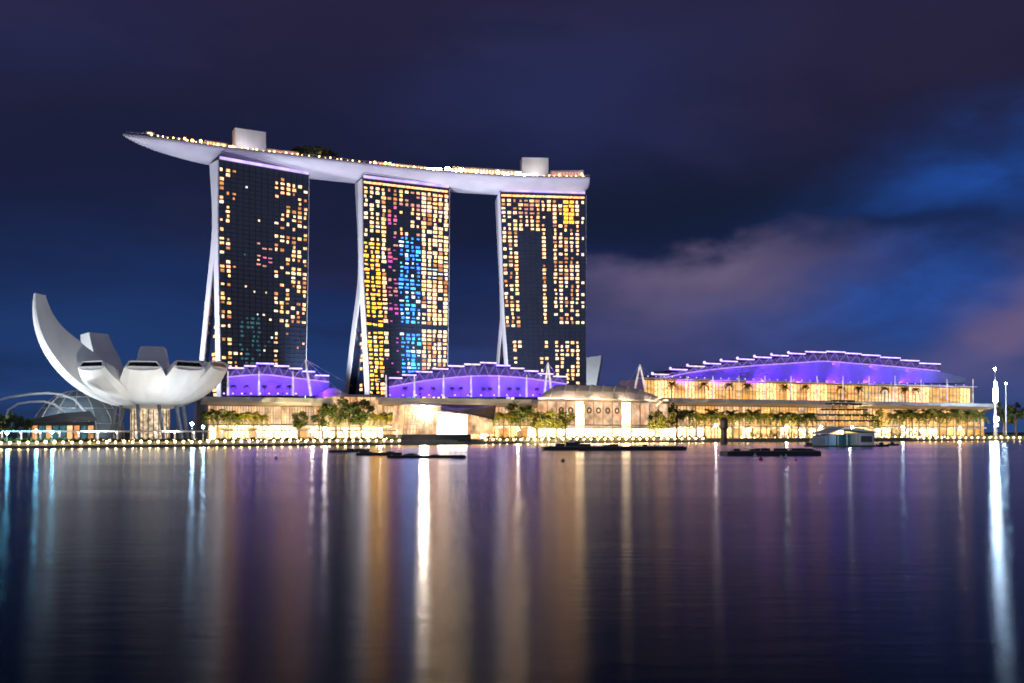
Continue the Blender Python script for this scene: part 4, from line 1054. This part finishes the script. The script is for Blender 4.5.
def buoy(label, px, wl, r_, m):
    d = CH / ((wl - HY) / F); q = XY(px, d); b = MB(); b.lathe(v3(q, 0), [(.05, -r_ * .7), (r_ * .8, -r_ * .4), (r_, .1 * r_), (r_ * .75, r_ * .75), (r_ * .25, r_ * 1.1), (.2 * r_, r_ * 1.8), (.02, r_ * 1.85)], 12)
    tag(rebase(b.build('buoy', m)), label, 'buoy')
buoy('round red buoy off the pontoon left of the boathouse', 761, 460, .55, M['red'])
buoy('white buoy left of the round red buoy', 755, 456.5, .5, M['white'])
buoy('larger white buoy midway along the right pontoon', 786, 458.5, .6, M['white'])
buoy('small red buoy right of the two white buoys', 796, 460.5, .35, M['red'])
buoy('small white buoy near the pontoon end, left of the small red buoy', 781, 457, .35, M['white'])
buoy('lone white buoy in the left half of the bay', 276, 459, .5, M['white'])
buoy('lone dark buoy below the longest pontoon', 563, 461.5, .45, M['dark'])

# ---------------------------------------------------------------- promenade furniture
lm = MB(); lm.lathe((0, 0, 0), [(.14, 0), (.12, .9)], 6, 0); lm.ball((0, 0, 1.25), .46, 7, 5, 1)
lamp = tag(lm.build('promenade_lamp', [M['steel'], G['lamp']]), 'round warm lamp in the row on the sea wall', 'lamp', 'round lamps along the sea wall')
spots = []
px = -26
while px < 402: spots.append((px, 'warm lamp in the sea wall row below the museum and left mall wing')); px += 9 - 1.4 * max(0, px) / 402
px = 486
while px < 708: spots.append((px, 'warm lamp in the sea wall row between crystal pavilion and black pile')); px += 7
px = 918
while px < 1060: spots.append((px, 'warm lamp in the sea wall row at the right end of the waterfront')); px += 6
for i, (px, lab) in enumerate(spots):
    P = v3(shore(px, -1.5), 1.12)
    if i == 0: lamp.location = P; lamp['label'] = lab
    else: dup(lamp, P, 0, rng.uniform(.85, 1.1), lab)
for i in range(64):
    px = -10 + i * 6.6 if i < 61 else 0
    if i >= 61: continue
    dup(lamp, v3(shore(px + rng.uniform(-1.5, 1.5), 14 + rng.uniform(-3, 3)), GZ), 0, rng.uniform(.5, .8), 'small warm lamp among the planting behind the pergolas on the left shore', 'small lamps among the planting')
for i in range(40):
    dup(lamp, v3(shore(490 + i * 5.4 + rng.uniform(-1.5, 1.5), 14 + rng.uniform(-3, 3)), GZ), 0, rng.uniform(.5, .8), 'small warm lamp among the planting in front of the theatre hall', 'small lamps among the planting')
for i in range(42):
    dup(lamp, v3(shore(740 + i * 7 + rng.uniform(-2, 2), 16 + rng.uniform(-3, 5)), GZ), 0, rng.uniform(.5, .9), 'small warm lamp among the planting in front of the convention hall', 'small lamps among the planting')
# pergola walk: white frames with a long top beam
def pergola(label, px0, px1, step, back, h):
    c = shore((px0 + px1) / 2, back); T = thing('pergola', label, 'pergola', (c.x, c.y, GZ)); m = MB(); px = px0; tops = []
    while px <= px1:
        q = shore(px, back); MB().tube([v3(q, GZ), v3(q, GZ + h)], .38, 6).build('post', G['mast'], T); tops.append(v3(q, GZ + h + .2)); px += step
    m.tube(tops, .42, 6); m.build('beam', M['steel'], T)
    lm = MB()
    for p in tops: lm.ball(p - UP * .6 + V((0, -.4, 0)), .22, 5, 4)
    lm.build('downlight', G['lamp'], T)
pergola('white pergola frame in front of the museum', 2, 214, 19.2, 9, 4.6)
pergola('white pergola frame in front of the left mall wing', 222, 398, 17.5, 12, 5.2)
# hedges
def hedge(label, px0, px1, back, h, seed, wd=2.6):
    r = random.Random(seed); m = MB(); n = int((px1 - px0) * 7)
    for i in range(n):
        px = r.uniform(px0, px1); q = shore(px, back + r.uniform(-wd / 2, wd / 2)); bump_ = .75 + .25 * sin(px * .9 + seed) 
        for k in range(3):
            p = v3(q, GZ + h * bump_ * r.random() ** .7) + V((r.uniform(-.4, .4), r.uniform(-.4, .4), 0)); u = V((r.gauss(0, 1), r.gauss(0, 1), r.gauss(0, 1))).normalized(); w = u.cross(V((r.gauss(0, 1), r.gauss(0, 1), r.gauss(0, 1)))).normalized(); s = r.uniform(.25, .55)
            m.poly([p - u * s, p + w * s * .6, p + u * s, p - w * s * .6], 0 if r.random() < .6 else 1)
    tag(rebase(m.build('hedge', [M['leaf_a'], M['leaf_b']])), label, 'hedge')
for i, (a, b, lab, bk, h) in enumerate(((-30, 108, 'low green hedge along the promenade left of the museum columns', 5, 2.2), (112, 206, 'low green hedge along the promenade below the museum', 5, 1.9), (214, 320, 'low green hedge along the promenade below the left mall wing', 6, 2.0), (324, 399, 'low green hedge along the promenade below the tan stone hall', 6, 2.0),
        (484, 560, 'low green hedge right of the crystal pavilion', 5, 2.4), (563, 706, 'low green hedge below the round theatre hall', 5, 2.3), (745, 822, 'tall dark hedge left of and behind the boathouse', 5, 5.5), (876, 922, 'tall dark hedge right of the boathouse', 5, 6.5), (924, 1060, 'low green hedge at the right end of the promenade', 5, 2.6))):
    hedge(lab, a, b, bk, h, 30 + i)
# tall white street lamps behind the hedges
sl = MB(); sl.tube([(0, 0, 0), (0, 0, 6.2)], [.14, .09], 6, 0); sl.ball((0, 0, 6.6), .75, 8, 5, 1)
def street(label, px, py, back, key, s=1.0, gr=None):
    q = shore(px, back); z = ZZ(py, q.y); m = MB(); m.tube([v3(q, GZ), v3(q, z - .5)], [.16, .1], 6, 0); m.ball(v3(q, z), .75 * s, 8, 5, 1)
    tag(rebase(m.build('street_lamp', [M['steel'], G[key]])), label, 'street lamp')
street('greenish white street lamp in the dark hedge right of the boathouse', 903, 427.5, 4, 'lampg', 1.25)
street('greenish white street lamp left of the boathouse, left of its pair', 787, 427, 4, 'lampg', 1.2)
street('greenish white street lamp left of the boathouse, right of its pair', 821, 427, 9, 'lampg', 1.1)
street('greenish white street lamp above the right end of the nearest right pontoon', 786.5, 440, .4, 'lampg', .5)
for i, (px, py, lab) in enumerate(((7, 433, 'cool blue white street lamp at the left edge of the promenade'), (36, 431, 'cool blue white street lamp before the left half of the low restaurant'), (52, 432, 'cool blue white street lamp before the right half of the low restaurant'))): street(lab, px, py, 3.2, 'lampc', .75)
for px, py, s, lab in ((192, 424, .9, 'bright white street lamp under the right side of the museum'), (203, 427, .8, 'bright white street lamp at the left end of the left mall wing'), (312, 430, 1.1, 'bright white street lamp below the left mall wing right end'), (325, 429, 1.3, 'bright white street lamp between the left mall wing and the tan stone hall'),
        (380, 431, 1.2, 'bright white street lamp below the palms left of the crystal pavilion'), (518, 429, 1.0, 'bright white street lamp below the tall dark tree'), (630, 413, 1.0, 'bright white street lamp before the right end of the theatre hall'), (576, 414, 1.0, 'bright white street lamp before the middle of the theatre hall'),
        (716, 425, 1.0, 'bright white street lamp left of the black pile'), (852, 427, 1.0, 'bright white street lamp behind the boathouse'), (960, 428, 1.0, 'bright white street lamp below the right row of palms'), (997, 425, 1.2, 'bright white street lamp at the foot of the tall mast')):
    street(lab, px, py, 14, 'lampb' if px in (192, 203) else 'lampw', s)

# ---------------------------------------------------------------- floodlights, some of them unseen lamps added as fill
def flood(label, P, tgt, power, color, ang, soft=.6, blend=.5):
    T = thing('floodlight', label, 'floodlight', P); P = V(P); d = (V(tgt) - P).normalized(); s = d.cross(UP).normalized(); u = s.cross(d)
    MB().tube([P, P + UP * .9], .12, 6).build('stand', M['dark'], T)
    b = MB(); b.box(P + UP * 1.2, s * .55, u * .4, d * .25); b.build('housing', M['dark'], T)
    MB().box(P + UP * 1.2 + d * .27, s * .48, u * .33, d * .01).build('lens', glow('flood lens', color, 4), T)
    light('SPOT', 'beam', P + UP * 1.2 + d * .5, tgt, power, color, T, spot_size=R(ang), spot_blend=blend, shadow_soft_size=soft)
    return T
ms = v3(MC, 0)
flood('floodlight on the promenade left of the museum aimed at its tall petal', v3(XY(-75, 462), GZ), ms + V((-52, -22, 34)), 5.5e5, (.88, .94, 1), 70)
flood('added fill light on the promenade before the museum, left of its pair', v3(shore(92, 1.2), GZ + .35), ms + V((-8, -25, 44)), 3.2e4, (1, .97, .9), 95)  # this pair: unseen fill lamps added to brighten the front petals
flood('added fill light on the promenade before the museum, right of its pair', v3(shore(172, 1.2), GZ + .35), ms + V((18, -20, 44)), 3.0e4, (1, .96, .88), 95)
for px, tgt, pw, lab in ((245, PT(165, 146, 668), 2.6e5, 'added roof fill light on the left mall wing aimed at the roof park prow'), (283, PT(262, 168, 690), 2.6e5, 'added roof fill light at the right end of the left mall wing'),
        (420, PT(345, 185, 722), 2.6e5, 'added roof fill light at the left end of the middle mall wing'), (470, PT(470, 186, 755), 2.6e5, 'added roof fill light in the middle of the middle mall wing'), (540, PT(560, 190, 775), 2.2e5, 'added roof fill light at the right end of the middle mall wing')):
    q = mall.at(px, 8); flood(lab, v3(q, ZZ(398, q.y) + 1.2), tgt, pw, (.80, .80, 1), 42, 1.0, .8)  # unseen roof lamps added to brighten the hull
for X, Y, tgt, pw, ang, lab in ((-290, 612, PT(212, 270, 675), 2.2e6, 75, 'added fill light left of the first hotel tower aimed at its end wall'), (-140, 688, PT(353, 300, 735), 1.5e6, 75, 'added fill light between the first and second hotel towers'), (-70, 680, PT(499, 300, 778), 1.9e6, 75, 'added fill light between the second and third hotel towers')):
    flood(lab, V((X, Y, GZ)), tgt, pw, (.84, .86, 1), ang, 1.0, .7)  # unseen lamps added to brighten the tower end walls
# warm uplights for the waterfront planting
for i, (px, pw) in enumerate(((225, 5000), (254, 7000), (300, 3500), (338, 5000), (362, 4000), (390, 6000), (503, 6500), (522, 3000), (550, 11000), (660, 10000), (702, 6000), (730, 6000), (760, 6000), (795, 5500), (874, 7000), (905, 5000), (935, 5000), (965, 5000), (1010, 5000))):
    o_ = 62 if px == 550 else 88 if px == 660 else 0; q = mall.at(px, 30 + o_); t = mall.at(px, 12 + o_)
    flood('warm garden uplight shining into the waterfront trees', v3(q, GZ), v3(t, GZ + 11), pw * 14, (1, .74, .34), 95, .3, .6)['group'] = 'garden uplights along the waterfront'

flood('added cool fill light in front of the glass shell hall', v3(XY(56, 487), GZ), v3(XY(78, 512), 16), 3e4, (.75, .9, 1), 120)  # unseen lamp added to brighten the shell and arches
flood('added fill light at the foot of the white wedge shaped tower', V((58, 868, GZ)), PT(593, 365, 900), 2.2e5, (.9, .95, 1), 60)  # unseen lamp added to brighten the wedge tower
flood('added fill light aimed at the lift box above the first hotel tower', deck(246, -.85)[0], deck(254, .1)[0] + UP * 12, 8e3, (.95, .9, 1), 90)  # unseen deck lamps added to whiten the two lift boxes
flood('added fill light aimed at the lift box above the third hotel tower', deck(537, -.85)[0], deck(537, -.05)[0] + UP * 12, 8e3, (1, .92, .9), 90)

flood('added fill light aimed at the garden trees between first and second towers', deck(318, -.95)[0], deck(318, -.4)[0] + UP * 6, 2.5e3, (1, .85, .5), 120)  # unseen deck lamp added so the trees stand out
